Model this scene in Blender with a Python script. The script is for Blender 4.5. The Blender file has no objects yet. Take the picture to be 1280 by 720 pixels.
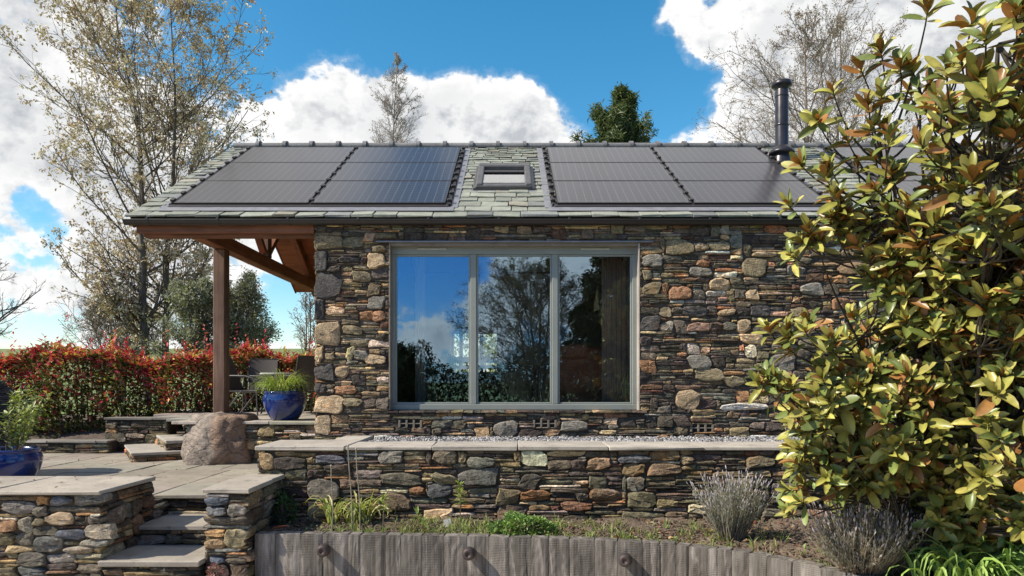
import bpy, math, numpy as np
from mathutils import Vector

SC = bpy.context.scene
COL = SC.collection
F = 853.33          # focal length in pixels of the 1280 wide photograph
HZ = 477.0


def P(px, py, Y):
    return ((px - 640.0) / F * Y, Y, (HZ - py) / F * Y)


def PX(px, Y):
    return (px - 640.0) / F * Y


def norm(a):
    return a / np.maximum(np.linalg.norm(a, axis=-1, keepdims=True), 1e-9)


# ------------------------------------------------------------------ mesh builder
_CH = None


def _chamfer_template():
    global _CH
    if _CH:
        return _CH
    idx = {}
    k = 0
    signs = [(x, y, z) for x in (-1, 1) for y in (-1, 1) for z in (-1, 1)]
    for s in signs:
        for a in range(3):
            idx[(s, a)] = k
            k += 1
    quads, tris = [], []
    for a in range(3):
        b, c = [i for i in range(3) if i != a]
        for sa in (-1, 1):
            ring = []
            for sb, sc in ((-1, -1), (1, -1), (1, 1), (-1, 1)):
                s = [0, 0, 0]
                s[a], s[b], s[c] = sa, sb, sc
                ring.append(idx[(tuple(s), a)])
            quads.append(ring)
    for a in range(3):                      # edges along axis a
        b, c = [i for i in range(3) if i != a]
        for sb in (-1, 1):
            for sc in (-1, 1):
                s0 = [0, 0, 0]
                s1 = [0, 0, 0]
                s0[a], s0[b], s0[c] = -1, sb, sc
                s1[a], s1[b], s1[c] = 1, sb, sc
                quads.append([idx[(tuple(s0), b)], idx[(tuple(s1), b)], idx[(tuple(s1), c)], idx[(tuple(s0), c)]])
    for s in signs:
        tris.append([idx[(s, 0)], idx[(s, 1)], idx[(s, 2)]])
    V = np.zeros((24, 3))
    for (s, a), i in idx.items():
        for d in range(3):
            V[i, d] = s[d] * (1.0 if d == a else 0.9)
    def orient(f):
        p = V[f]
        n = np.cross(p[1] - p[0], p[2] - p[0])
        return f if np.dot(n, p.mean(0)) > 0 else f[::-1]
    quads = np.array([orient(f) for f in quads])
    tris = np.array([orient(f) for f in tris])
    sg = np.zeros((24, 3))
    inset = np.zeros((24, 3))
    for (s, a), i in idx.items():
        sg[i] = s
        inset[i] = [0 if d == a else 1 for d in range(3)]
    _CH = (sg, inset, quads, tris)
    return _CH


class MB:
    def __init__(self):
        self.v, self.q, self.t, self.c = [], [], [], []
        self.n = 0

    def add(self, V, Q=None, T=None, col=(.5, .5, .5)):
        V = np.asarray(V, float)
        self.v.append(V)
        if Q is not None and len(Q):
            self.q.append(np.asarray(Q, int) + self.n)
        if T is not None and len(T):
            self.t.append(np.asarray(T, int) + self.n)
        c = np.asarray(col, float)
        if c.ndim == 1:
            c = np.tile(c, (len(V), 1))
        self.c.append(c)
        self.n += len(V)

    def box(self, c, s, bev=0.004, R=None, col=(.5, .5, .5), jit=0, rs=None):
        sg, ins, Q, T = _chamfer_template()
        h = np.asarray(s, float) / 2
        b = min(bev, h.min() * .45)
        V = sg * (h - ins * b)
        if jit and rs is not None:
            cj = rs.normal(0, jit, (8, 3))
            ci = ((sg[:, 0] > 0) * 4 + (sg[:, 1] > 0) * 2 + (sg[:, 2] > 0)).astype(int)
            V = V + cj[ci]
        if R is not None:
            V = V @ np.asarray(R).T
        self.add(V + np.asarray(c, float), Q, T, col)

    def bx(self, x0, x1, y0, y1, z0, z1, bev=0.004, col=(.5, .5, .5)):
        self.box(((x0 + x1) / 2, (y0 + y1) / 2, (z0 + z1) / 2), (abs(x1 - x0), abs(y1 - y0), abs(z1 - z0)), bev, None, col)

    def bar(self, a, b, w, h, bev=.005, up=(0, 0, 1), col=(.5, .5, .5)):
        a, b = np.asarray(a, float), np.asarray(b, float)
        d = b - a
        L = np.linalg.norm(d)
        d = d / L
        s = norm(np.cross(np.asarray(up, float), d))
        t = np.cross(d, s)
        R = np.stack([s, d, t], 1)
        self.box((a + b) / 2, (w, L, h), bev, R, col)

    def tubes(self, pts, rad, sides=5, col=(.5, .5, .5), cap=False):
        """pts (N,k,3), rad (N,k)"""
        pts = np.asarray(pts, float)
        rad = np.asarray(rad, float)
        if pts.ndim == 2:
            pts, rad = pts[None], rad[None]
        N, k, _ = pts.shape
        T = norm(np.gradient(pts, axis=1))
        ref = np.where(np.abs(T[:, :1, 2:3]) > .9, np.array([1., 0.13, 0]), np.array([0.1, 0.05, 1.]))
        u = norm(np.cross(T, ref))
        w = np.cross(T, u)
        a = np.arange(sides) / sides * 2 * np.pi
        V = pts[:, :, None, :] + rad[:, :, None, None] * (np.cos(a)[:, None] * u[:, :, None, :] + np.sin(a)[:, None] * w[:, :, None, :])
        base = (np.arange(N)[:, None, None] * k + np.arange(k - 1)[None, :, None]) * sides
        j = np.arange(sides)[None, None, :]
        j2 = (j + 1) % sides
        Q = np.stack([base + j2, base + j, base + sides + j, base + sides + j2], -1).reshape(-1, 4)[:, ::-1]
        V = V.reshape(-1, 3)
        c = np.asarray(col, float)
        if c.ndim == 2:
            c = np.repeat(c, k * sides, axis=0)
        self.add(V, Q, None, c)
        if cap:
            for n in range(N):
                for e, rev in ((0, True), (k - 1, False)):
                    o = (n * k + e) * sides
                    ring = V[o:o + sides]
                    T_ = [[sides, i, (i + 1) % sides] if not rev else [sides, (i + 1) % sides, i] for i in range(sides)]
                    T_ = [t[::-1] for t in T_] if False else T_
                    self.add(np.vstack([ring, pts[n, e]]), None, T_, c if c.ndim == 1 else c[0])

    def lathe(self, prof, c, n=28, col=(.5, .5, .5)):
        """prof: list of (r,z) bottom to top (outer) -> closed by listing inner too"""
        prof = np.asarray(prof, float)
        a = np.arange(n) / n * 2 * np.pi
        V = np.stack([prof[:, 0, None] * np.cos(a), prof[:, 0, None] * np.sin(a), np.repeat(prof[:, 1, None], n, 1)], -1)
        V = V.reshape(-1, 3) + np.asarray(c, float)
        k = len(prof)
        b = np.arange(k - 1)[:, None] * n
        j = np.arange(n)[None]
        j2 = (j + 1) % n
        Q = np.stack([b + j, b + j2, b + n + j2, b + n + j], -1).reshape(-1, 4)
        self.add(V, Q, None, col)

    def grid(self, G, col=(.5, .5, .5), flip=False):
        """G (a,b,3) grid of points"""
        a, b, _ = G.shape
        i = np.arange(a - 1)[:, None] * b
        j = np.arange(b - 1)[None]
        Q = np.stack([i + j, i + j + 1, i + b + j + 1, i + b + j], -1).reshape(-1, 4)
        if flip:
            Q = Q[:, ::-1]
        c = np.asarray(col, float)
        self.add(G.reshape(-1, 3), Q, None, c.reshape(-1, 3) if c.ndim == 3 else c)

    def prism(self, poly, z0, z1, col=(.5, .5, .5), bev=0):
        """poly (n,2) counter-clockwise, extruded in z (fan caps: convex polys only)"""
        poly = np.asarray(poly, float)
        n = len(poly)
        V = np.vstack([np.c_[poly, np.full(n, z0)], np.c_[poly, np.full(n, z1)],
                       [[*poly.mean(0), z0], [*poly.mean(0), z1]]])
        i = np.arange(n)
        j = (i + 1) % n
        Q = np.stack([i, j, n + j, n + i], -1)
        T = np.vstack([np.stack([j, i, np.full(n, 2 * n)], -1), np.stack([n + i, n + j, np.full(n, 2 * n + 1)], -1)])
        self.add(V, Q, T, col)

    def scatter(self, TV, TQ, pos, R, scale, col, TT=None, tcol=None):
        """template TV (m,3) TQ (q,4); pos (N,3) R (N,3,3) scale (N,) or (N,3); col (N,3); tcol (m,3) multiplies"""
        TV = np.asarray(TV, float)
        N, m = len(pos), len(TV)
        sc = np.asarray(scale, float)
        if sc.ndim == 1:
            sc = np.repeat(sc[:, None], 3, 1)
        V = np.einsum('nij,nmj->nmi', R, TV[None] * sc[:, None, :]) + pos[:, None, :]
        Q = (np.asarray(TQ)[None] + (np.arange(N) * m)[:, None, None]).reshape(-1, len(TQ[0]))
        c = np.repeat(np.asarray(col, float), m, axis=0)
        if tcol is not None:
            c = c * np.tile(np.asarray(tcol, float), (N, 1))
        if len(TQ[0]) == 4:
            self.add(V.reshape(-1, 3), Q, None, c)
        else:
            self.add(V.reshape(-1, 3), None, Q, c)

    def mesh(self, name, m, smooth=False):
        V = np.vstack(self.v)
        C = np.vstack(self.c)
        q = np.vstack(self.q) if self.q else np.zeros((0, 4), int)
        t = np.vstack(self.t) if self.t else np.zeros((0, 3), int)
        me = bpy.data.meshes.new(name)
        me.vertices.add(len(V))
        me.vertices.foreach_set('co', V.astype(np.float32).ravel())
        L = np.concatenate([q.ravel(), t.ravel()]).astype(np.int32)
        me.loops.add(len(L))
        me.loops.foreach_set('vertex_index', L)
        npoly = len(q) + len(t)
        me.polygons.add(npoly)
        st = np.concatenate([np.arange(len(q)) * 4, len(q) * 4 + np.arange(len(t)) * 3]).astype(np.int32)
        me.polygons.foreach_set('loop_start', st)
        me.polygons.foreach_set('use_smooth', np.full(npoly, bool(smooth)))
        at = me.attributes.new('tint', 'FLOAT_COLOR', 'POINT')
        at.data.foreach_set('color', np.c_[C, np.ones(len(C))].astype(np.float32).ravel())
        me.update(calc_edges=True)
        if smooth and smooth is not True:
            me.set_sharp_from_angle(angle=math.radians(smooth))
        if m:
            me.materials.append(m)
        return me

    def build(self, name, m, parent=None, smooth=False, label=None):
        me = self.mesh(name, m, smooth)
        o = bpy.data.objects.new(name, me)
        COL.objects.link(o)
        if parent is not None:
            par(o, parent)
        if label:
            o['label'] = label
        return o


def par(o, parent):
    """parent keeping world placement (parents are unrotated and unscaled here; loc only)"""
    o.parent = parent
    w = Vector((0, 0, 0))
    p = parent
    while p is not None:
        w += p.location
        p = p.parent
    o.location = Vector(o.location) - w


def thing(name, label, cat, loc=(0, 0, 0), group=None):
    o = bpy.data.objects.new(name, None)
    o.empty_display_size = .1
    COL.objects.link(o)
    o.location = loc
    o['label'] = label
    o['category'] = cat
    if group:
        o['group'] = group
    return o


def tag(o, label, cat, group=None):
    o['label'] = label
    o['category'] = cat
    if group:
        o['group'] = group
    return o


def struct(o, kind='structure'):
    o['kind'] = kind
    return o


def copy_tree(o, parent=None):
    c = o.copy()
    COL.objects.link(c)
    if parent is not None:
        c.parent = parent
    for ch in list(o.children):
        copy_tree(ch, c)
    return c


# ------------------------------------------------------------------ materials
class NT:
    def __init__(self, m):
        self.nt = m.node_tree
        self.nodes = self.nt.nodes
        self.links = self.nt.links

    def n(self, typ, props=None, **inp):
        nd = self.nodes.new(typ)
        for k, v in (props or {}).items():
            setattr(nd, k, v)
        for k, v in inp.items():
            self.set(nd, k, v)
        return nd

    def set(self, nd, k, v):
        key = k.replace('_', ' ') if isinstance(k, str) else k
        s = nd.inputs[key] if not isinstance(key, int) else nd.inputs[key]
        if isinstance(v, bpy.types.NodeSocket):
            self.links.new(v, s)
        else:
            if isinstance(v, (tuple, list)) and len(v) == 3 and s.type == 'RGBA':
                v = (*v, 1)
            s.default_value = v

    def math(self, op, a, b=None, clamp=False):
        nd = self.nodes.new('ShaderNodeMath')
        nd.operation = op
        nd.use_clamp = clamp
        for i, v in enumerate((a, b)):
            if v is None:
                continue
            if isinstance(v, bpy.types.NodeSocket):
                self.links.new(v, nd.inputs[i])
            else:
                nd.inputs[i].default_value = v
        return nd.outputs[0]

    def noise(self, vec, scale, detail=5, rough=.55, dist=0.0):
        nd = self.n('ShaderNodeTexNoise', None, Scale=scale, Detail=detail, Roughness=rough, Distortion=dist)
        if vec is not None:
            self.links.new(vec, nd.inputs['Vector'])
        return nd.outputs[0]

    def mix(self, fac, a, b, mode='MIX'):
        nd = self.nodes.new('ShaderNodeMix')
        nd.data_type = 'RGBA'
        nd.blend_type = mode
        for s, v in ((nd.inputs[0], fac), (nd.inputs[6], a), (nd.inputs[7], b)):
            if isinstance(v, bpy.types.NodeSocket):
                self.links.new(v, s)
            elif isinstance(v, (int, float)):
                s.default_value = v if s.type == 'VALUE' else (v, v, v, 1)
            else:
                s.default_value = (*v, 1)
        return nd.outputs[2]

    def remap(self, v, a, b, c, d, smooth=False):
        nd = self.n('ShaderNodeMapRange', {'interpolation_type': 'SMOOTHSTEP' if smooth else 'LINEAR'})
        self.links.new(v, nd.inputs[0])
        for i, x in enumerate((a, b, c, d)):
            nd.inputs[1 + i].default_value = x
        return nd.outputs[0]

    def coords(self, scale=None):
        tc = self.n('ShaderNodeTexCoord')
        if scale is None:
            return tc.outputs['Object']
        mp = self.n('ShaderNodeMapping')
        self.links.new(tc.outputs['Object'], mp.inputs['Vector'])
        mp.inputs['Scale'].default_value = scale
        return mp.outputs[0]

    def tint(self):
        return self.n('ShaderNodeAttribute', {'attribute_name': 'tint'}).outputs['Color']

    def bump(self, h, strength=.4, dist=.02):
        nd = self.n('ShaderNodeBump', None, Strength=strength, Distance=dist)
        self.links.new(h, nd.inputs['Height'])
        return nd.outputs[0]


def newmat(name):
    m = bpy.data.materials.new(name)
    m.use_nodes = True
    nt = NT(m)
    b = nt.nodes['Principled BSDF']
    return m, nt, b


def m_simple(name, base, rough=.5, metal=0, var=.25, scale=8, bump=.0, spec=.5, coat=0):
    m, nt, b = newmat(name)
    co = nt.coords()
    n = nt.noise(co, scale, 6)
    f = nt.remap(n, .3, .7, 1 - var, 1 + var)
    c = nt.mix(1.0, base, f, 'MULTIPLY')
    nt.set(b, 'Base Color', c)
    rr = nt.remap(nt.noise(co, scale * 2.3, 4), .3, .7, max(.02, rough - .08), min(1, rough + .08))
    nt.set(b, 'Roughness', rr)
    b.inputs['Metallic'].default_value = metal
    b.inputs['Specular IOR Level'].default_value = spec
    b.inputs['Coat Weight'].default_value = coat
    if bump:
        nt.set(b, 'Normal', nt.bump(nt.noise(co, scale * 4, 6), bump, .01))
    return m


def m_stone(name, lichen=.3, scale=1.0, moss=.0, bump=.95):
    m, nt, b = newmat(name)
    co = nt.coords()
    t = nt.tint()
    n1 = nt.noise(co, 11 * scale, 8, .62, .6)
    n2 = nt.noise(co, 46 * scale, 5, .6)
    n3 = nt.noise(nt.coords((3, 3, 9)), 7 * scale, 6, .6)
    f = nt.math('MULTIPLY', nt.remap(n1, .28, .72, .5, 1.5), nt.remap(n2, .3, .7, .65, 1.35))
    f = nt.math('MULTIPLY', f, nt.remap(n3, .3, .7, .75, 1.25))
    c = nt.mix(1.0, t, f, 'MULTIPLY')
    # rusty iron staining on part of the stones
    rs_ = nt.remap(nt.noise(co, 4.2 * scale, 5, .6), .55, .72, 0, .55, True)
    c = nt.mix(rs_, c, nt.mix(1.0, c, (1.45, 1.0, .62), 'MULTIPLY'))
    lw = nt.noise(co, 7.5 * scale, 7, .68, .8)
    lf = nt.math('MULTIPLY', nt.remap(lw, .61, .68, 0, 1, True), lichen)
    c = nt.mix(lf, c, (.46, .43, .36))
    if moss:
        mf = nt.math('MULTIPLY', nt.remap(nt.noise(co, 3.1, 5, .6), .5, .68, 0, 1, True), moss)
        c = nt.mix(mf, c, (.05, .055, .02))
    nt.set(b, 'Base Color', c)
    nt.set(b, 'Roughness', nt.remap(n2, .3, .7, .6, .9))
    b.inputs['Specular IOR Level'].default_value = .2
    n4 = nt.noise(nt.coords((1, 1, 2.6)), 24 * scale, 7, .7)
    h = nt.math('ADD', nt.math('MULTIPLY', n1, 1.0), nt.math('MULTIPLY', n2, .4))
    h = nt.math('ADD', h, nt.math('MULTIPLY', n4, .7))
    h = nt.math('ADD', h, nt.math('MULTIPLY', n3, .5))
    nt.set(b, 'Normal', nt.bump(h, bump, .035))
    return m


def m_slab(name, var=.2):
    m, nt, b = newmat(name)
    co = nt.coords()
    t = nt.tint()
    n1 = nt.noise(co, 3.5, 8, .65)
    n2 = nt.noise(co, 60, 4, .6)
    f = nt.math('MULTIPLY', nt.remap(n1, .3, .7, 1 - var, 1 + var), nt.remap(n2, .3, .7, .88, 1.12))
    c = nt.mix(1.0, t, f, 'MULTIPLY')
    dk = nt.remap(nt.noise(co, 8, 7, .7), .55, .70, 0, .6, True)
    c = nt.mix(dk, c, (.11, .10, .08))
    ms = nt.remap(nt.noise(co, 2.1, 6, .7), .60, .72, 0, .5, True)
    c = nt.mix(ms, c, (.13, .13, .075))
    nt.set(b, 'Base Color', c)
    nt.set(b, 'Roughness', nt.remap(n1, .3, .7, .6, .85))
    b.inputs['Specular IOR Level'].default_value = .3
    h = nt.math('ADD', n1, nt.math('MULTIPLY', n2, .3))
    nt.set(b, 'Normal', nt.bump(h, .35, .015))
    return m


def m_wood(name, base, dark, axis='z', rough=.75, streak=30, saw=0.0, bump=.35):
    m, nt, b = newmat(name)
    k = {'x': (1.2, streak, streak), 'y': (streak, 1.2, streak), 'z': (streak, streak, 1.2)}[axis]
    ob = nt.n('ShaderNodeObjectInfo').outputs['Random']
    tc = nt.n('ShaderNodeTexCoord').outputs['Object']
    va = nt.n('ShaderNodeVectorMath', {'operation': 'ADD'})
    nt.links.new(tc, va.inputs[0])
    cmb = nt.n('ShaderNodeCombineXYZ')
    for i in range(3):
        nt.links.new(nt.math('MULTIPLY', ob, 17.3 + i * 3.1), cmb.inputs[i])
    nt.links.new(cmb.outputs[0], va.inputs[1])
    mp = nt.n('ShaderNodeMapping')
    nt.links.new(va.outputs[0], mp.inputs[0])
    mp.inputs['Scale'].default_value = k
    g = nt.noise(mp.outputs[0], 1.0, 7, .65, .5)
    big = nt.noise(va.outputs[0], 2.2, 4, .5)
    f = nt.remap(g, .32, .68, 0, 1)
    c = nt.mix(f, dark, base)
    c = nt.mix(1.0, c, nt.remap(big, .3, .7, .7, 1.3), 'MULTIPLY')
    c = nt.mix(1.0, c, nt.remap(ob, 0, 1, .75, 1.2), 'MULTIPLY')
    h = g
    if saw:
        lg = nt.n('ShaderNodeMapping')
        nt.links.new(va.outputs[0], lg.inputs[0])
        lg.inputs['Scale'].default_value = (9, 9, 1.1)
        gl_ = nt.noise(lg.outputs[0], 1.0, 6, .7, .8)
        c = nt.mix(nt.remap(gl_, .50, .68, 0, .7, True), c, (.30, .268, .238))
        c = nt.mix(nt.remap(gl_, .30, .44, .85, 0, True), c, (.08, .066, .052))
        ck = nt.n('ShaderNodeMapping')
        nt.links.new(va.outputs[0], ck.inputs[0])
        ck.inputs['Scale'].default_value = (24, 24, .9)
        crk = nt.remap(nt.noise(ck.outputs[0], 1.0, 4, .6, 1.2), .26, .36, 1, 0, True)
        c = nt.mix(nt.math('MULTIPLY', crk, .85), c, (.03, .022, .018))
        h = nt.math('SUBTRACT', g, nt.math('MULTIPLY', crk, .9))
        wv = nt.n('ShaderNodeTexWave', {'bands_direction': 'Z'}, Scale=22.0, Distortion=3.0, Detail=3.0)
        nt.links.new(va.outputs[0], wv.inputs[0])
        msk = nt.remap(nt.noise(va.outputs[0], 5, 3), .42, .58, 0, saw)
        w = nt.math('MULTIPLY', wv.outputs['Fac'], msk)
        h = nt.math('ADD', h, nt.math('MULTIPLY', w, .35))
        c = nt.mix(1.0, c, nt.remap(w, 0, 1, 1.12, .72), 'MULTIPLY')
    nt.set(b, 'Base Color', c)
    b.inputs['Roughness'].default_value = rough
    b.inputs['Specular IOR Level'].default_value = .25
    nt.set(b, 'Normal', nt.bump(h, bump, .02))
    return m


def m_leaf(name, rough=.45, trans=.25, spec=.4, var=.3):
    m, nt, b = newmat(name)
    t = nt.tint()
    n = nt.noise(nt.coords(), 14, 4)
    c = nt.mix(1.0, t, nt.remap(n, .3, .7, 1 - var, 1 + var), 'MULTIPLY')
    nt.set(b, 'Base Color', c)
    b.inputs['Roughness'].default_value = rough
    b.inputs['Specular IOR Level'].default_value = spec
    if trans:
        tr = nt.n('ShaderNodeBsdfTranslucent')
        nt.links.new(nt.mix(1.0, c, (1.15, 1.2, .55), 'MULTIPLY'), tr.inputs['Color'])
        mx = nt.n('ShaderNodeMixShader')
        mx.inputs[0].default_value = trans
        nt.links.new(b.outputs[0], mx.inputs[1])
        nt.links.new(tr.outputs[0], mx.inputs[2])
        nt.links.new(mx.outputs[0], nt.nodes['Material Output'].inputs['Surface'])
    return m


def m_bark(name, base=(.16, .13, .10)):
    m, nt, b = newmat(name)
    co = nt.coords((14, 14, 3))
    n = nt.noise(co, 1.5, 7, .65, .4)
    c = nt.mix(nt.remap(n, .35, .65, 0, 1), tuple(x * .5 for x in base), tuple(x * 1.25 for x in base))
    nt.set(b, 'Base Color', c)
    b.inputs['Roughness'].default_value = .85
    b.inputs['Specular IOR Level'].default_value = .2
    nt.set(b, 'Normal', nt.bump(n, .5, .03))
    return m


def m_glass(name, tint=(1, 1, 1), extra=.12, pow_=1.0, refl=(1, 1, 1)):
    """thin window glass: clear with a double glazed mirror share that grows at grazing angles"""
    m, nt, b = newmat(name)
    nt.nodes.remove(b)
    tr = nt.n('ShaderNodeBsdfTransparent', None, Color=(*tint, 1))
    gl = nt.n('ShaderNodeBsdfGlossy', None, Color=(*refl, 1), Roughness=.004)
    nz = nt.noise(nt.coords(), 1.6, 2)
    nt.links.new(nt.bump(nz, .02, .02), gl.inputs['Normal'])
    fr = nt.n('ShaderNodeFresnel', None, IOR=1.6)
    f = nt.math('ADD', nt.math('MULTIPLY', fr.outputs[0], 1.7), extra, True)
    mx = nt.n('ShaderNodeMixShader')
    nt.links.new(f, mx.inputs[0])
    nt.links.new(tr.outputs[0], mx.inputs[1])
    nt.links.new(gl.outputs[0], mx.inputs[2])
    nt.links.new(mx.outputs[0], nt.nodes['Material Output'].inputs['Surface'])
    return m


# ------------------------------------------------------------------ stone packing
def pack(W, H, rs, sampler, cell=.01, wmin=.05, obst=(), inside=None, snap=0):
    nx, ny = int(round(W / cell)), int(round(H / cell))
    occ = np.zeros((ny, nx), bool)
    top = np.zeros(nx, int)
    out = []
    for (x, y, w, h) in obst:
        a, b = int(round(x / cell)), int(round((x + w) / cell))
        c, d = int(round(y / cell)), int(round((y + h) / cell))
        occ[max(c, 0):max(d, 0), max(a, 0):max(b, 0)] = True
    if inside is not None:
        yy, xx = np.mgrid[0:ny, 0:nx]
        occ |= ~inside((xx + .5) * cell, (yy + .5) * cell)
    wm = max(1, int(wmin / cell))
    for r in range(ny):
        c = 0
        row = occ[r]
        while c < nx:
            if row[c]:
                c += 1
                continue
            nxt = np.argmax(row[c:]) if row[c:].any() else nx - c
            run = int(nxt)
            w, h = sampler(rs)
            w, h = max(wm, int(round(w / cell))), max(1, int(round(h / cell)))
            if run - w < wm:
                w = run if run < w + wm else run // 2
            w = min(w, run)
            if snap:
                # finish level with a neighbour where one is close, so that the next stone bridges the joint
                for cand in (top[c - 1] - r if c else -9, top[min(c + w, nx - 1)] - r):
                    if cand > 0 and abs(cand - h) <= max(snap, int(.6 * h)) and rs.random() < .85:
                        h = cand
                        break
            h = min(h, ny - r)
            if ny - r - h < 2:
                h = ny - r
            blk = occ[r:r + h, c:c + w].any(axis=1)
            if blk.any():
                h = int(np.argmax(blk))
            occ[r:r + h, c:c + w] = True
            top[c:c + w] = r + h
            out.append((c * cell, r * cell, w * cell, h * cell))
            c += w
    return out


def put_stone(mb, o, u, v, n, rect, rs, col, prot=None, rnd=None, gap=.005):
    x, y, w, h = rect
    w2, h2 = max(w - gap * rs.uniform(.4, 1.6), .01) / 2, max(h - gap * rs.uniform(.2, 1.3), .008) / 2
    big = min(w2, h2) > .035
    M = 16 if big else 12
    e = rnd + .9 if rnd else (rs.uniform(4, 9) if big else rs.uniform(5, 12))
    # vertices spread by arc length round a rounded rectangle
    a = (np.arange(M) + rs.uniform(0, 1)) / M * 2 * np.pi
    a = a + .25 * np.sin(4 * a) * -1 * (1 if e > 3.2 else .3)
    ca, sa = np.cos(a), np.sin(a)
    X = np.sign(ca) * np.abs(ca) ** (2 / e)
    Z = np.sign(sa) * np.abs(sa) ** (2 / e)
    ph = rs.uniform(0, 6.28, 3)
    amp = .055 if big else .03
    rr = 1.0 + amp * np.sin(2 * a + ph[0]) + amp * np.sin(3 * a + ph[1]) - amp * .3
    tp = rs.normal(0, .13)
    X, Z = X * rr, Z * rr
    Z = Z * (1 + tp * X)
    X = X + Z * rs.normal(0, .22) * min(1, h2 / w2)
    X *= w2
    Z *= h2
    jt = min(.0055, .16 * min(w2, h2))
    X = X + rs.normal(0, jt, M)
    Z = Z + rs.normal(0, jt * .7, M)
    # a corner knocked off here and there
    if rs.random() < .6:
        qx, qz = rs.choice([-1, 1], 2)
        cut = (X * qx / w2 + Z * qz / h2) > rs.uniform(1.15, 1.6)
        Z = np.where(cut, Z * rs.uniform(.55, .85), Z)
    Z = Z + X * rs.normal(0, .018)
    p = prot if prot is not None else rs.uniform(.0, .024) + (.007 if big else 0)
    bev = min(.014 if rnd and rnd < 3.3 else .010, .40 * min(w2, h2)) * rs.uniform(.6, 1.4)
    bev = min(bev, .45 * min(w2, h2))
    sx, sz = 1 - bev / w2, 1 - bev / h2
    tx, tz = rs.normal(0, .08), rs.normal(0, .16)
    cx, cz = rs.uniform(-.35, .35, 2)
    rings = []
    rough = min(.0045, .08 * min(w2, h2) + .001)
    for q, (kx, kz, d) in enumerate(((1, 1, -.07), (1, 1, p - bev * 1.2), (sx, sz, p), (.55 * sx, .5 * sz, p + .003))):
        xx, zz = X * kx, Z * kz
        if q == 3:
            xx, zz = xx + cx * w2 * .4, zz + cz * h2 * .4
        lim = 1.0 if q else 0
        dd = d + lim * (np.clip(xx * tx, -.012, .012) + np.clip(zz * tz, -.010, .010) + rs.normal(0, rough, M) * (1 if q != 1 else .6))
        rings.append(np.stack([xx, zz, np.broadcast_to(dd, (M,))], -1))
    rings.append(np.array([[cx * w2 * .6, cz * h2 * .6, p + .004]]))
    L = np.vstack(rings)
    cxx, czz = x + w / 2, y + h / 2
    V = o + (L[:, 0:1] + cxx) * u + (L[:, 1:2] + czz) * v + L[:, 2:3] * n
    i = np.arange(M)
    j = (i + 1) % M
    Q = np.vstack([np.stack([k * M + i, k * M + j, (k + 1) * M + j, (k + 1) * M + i], -1) for k in range(3)])
    T = np.stack([3 * M + i, 3 * M + j, np.full(M, 4 * M)], -1)
    mb.add(V, Q, T, col)


PAL = np.array([(.058, .047, .037), (.088, .072, .055), (.12, .099, .070), (.155, .120, .075), (.24, .17, .092),
                (.44, .32, .18), (.29, .155, .075), (.20, .18, .143), (.48, .40, .28), (.60, .52, .41), (.115, .066, .042)])
W_HOUSE = np.array([.19, .16, .15, .14, .12, .10, .045, .045, .025, .008, .06])
W_GARDEN = np.array([.13, .14, .19, .20, .14, .05, .03, .07, .02, .006, .035])


def stone_col(rs, wts, gain=1.0):
    k = rs.choice(len(PAL), p=wts / wts.sum())
    c = PAL[k] * rs.uniform(.75, 1.3) * (1 + rs.normal(0, .05, 3)) * gain
    return np.clip(c, .01, .8)


def samp_house(rs):
    r = rs.random()
    if r < .64:
        return rs.uniform(.10, .42), rs.choice([.02, .02, .03, .03, .04])
    if r < .86:
        return rs.uniform(.10, .28), rs.uniform(.045, .08)
    return rs.uniform(.14, .30), rs.uniform(.09, .16)


def samp_garden(rs):
    r = rs.random()
    if r < .60:
        return rs.uniform(.14, .50), rs.uniform(.022, .05)
    if r < .87:
        return rs.uniform(.15, .36), rs.uniform(.06, .10)
    return rs.uniform(.20, .42), rs.uniform(.11, .17)


def stone_face(mb, o, u, v, n, W, H, rs, sampler, wts, obst=(), specials=(), cell=.01, inside=None, gap=.0015, gain=1.0):
    o, u, v, n = [np.asarray(a, float) for a in (o, u, v, n)]
    ob = list(obst) + [s[:4] for s in specials]
    for s in specials:
        put_stone(mb, o, u, v, n, s[:4], rs, np.array(s[4]) * gain, prot=.034, rnd=s[5] if len(s) > 5 else 2.8, gap=.002)
    for r in pack(W, H, rs, sampler, cell, obst=ob, inside=inside, snap=2):
        if r[2] < .018 or r[3] < .015:
            continue
        put_stone(mb, o, u, v, n, r, rs, stone_col(rs, wts, gain), gap=gap)


# ------------------------------------------------------------------ vegetation helpers
def rot_from_axes(z, rs, roll=None):
    """rotation matrices whose local Y axis = z (leaf length), local Z = leaf normal"""
    y = norm(z)
    ref = np.tile(np.array([0., 0., 1.]), (len(y), 1)) + rs.normal(0, .02, (len(y), 3))
    x = norm(np.cross(y, ref))
    nrm = np.cross(x, y)
    if roll is not None:
        c, s = np.cos(roll)[:, None], np.sin(roll)[:, None]
        x, nrm = x * c + nrm * s, nrm * c - x * s
    return np.stack([x, y, nrm], -1)


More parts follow.
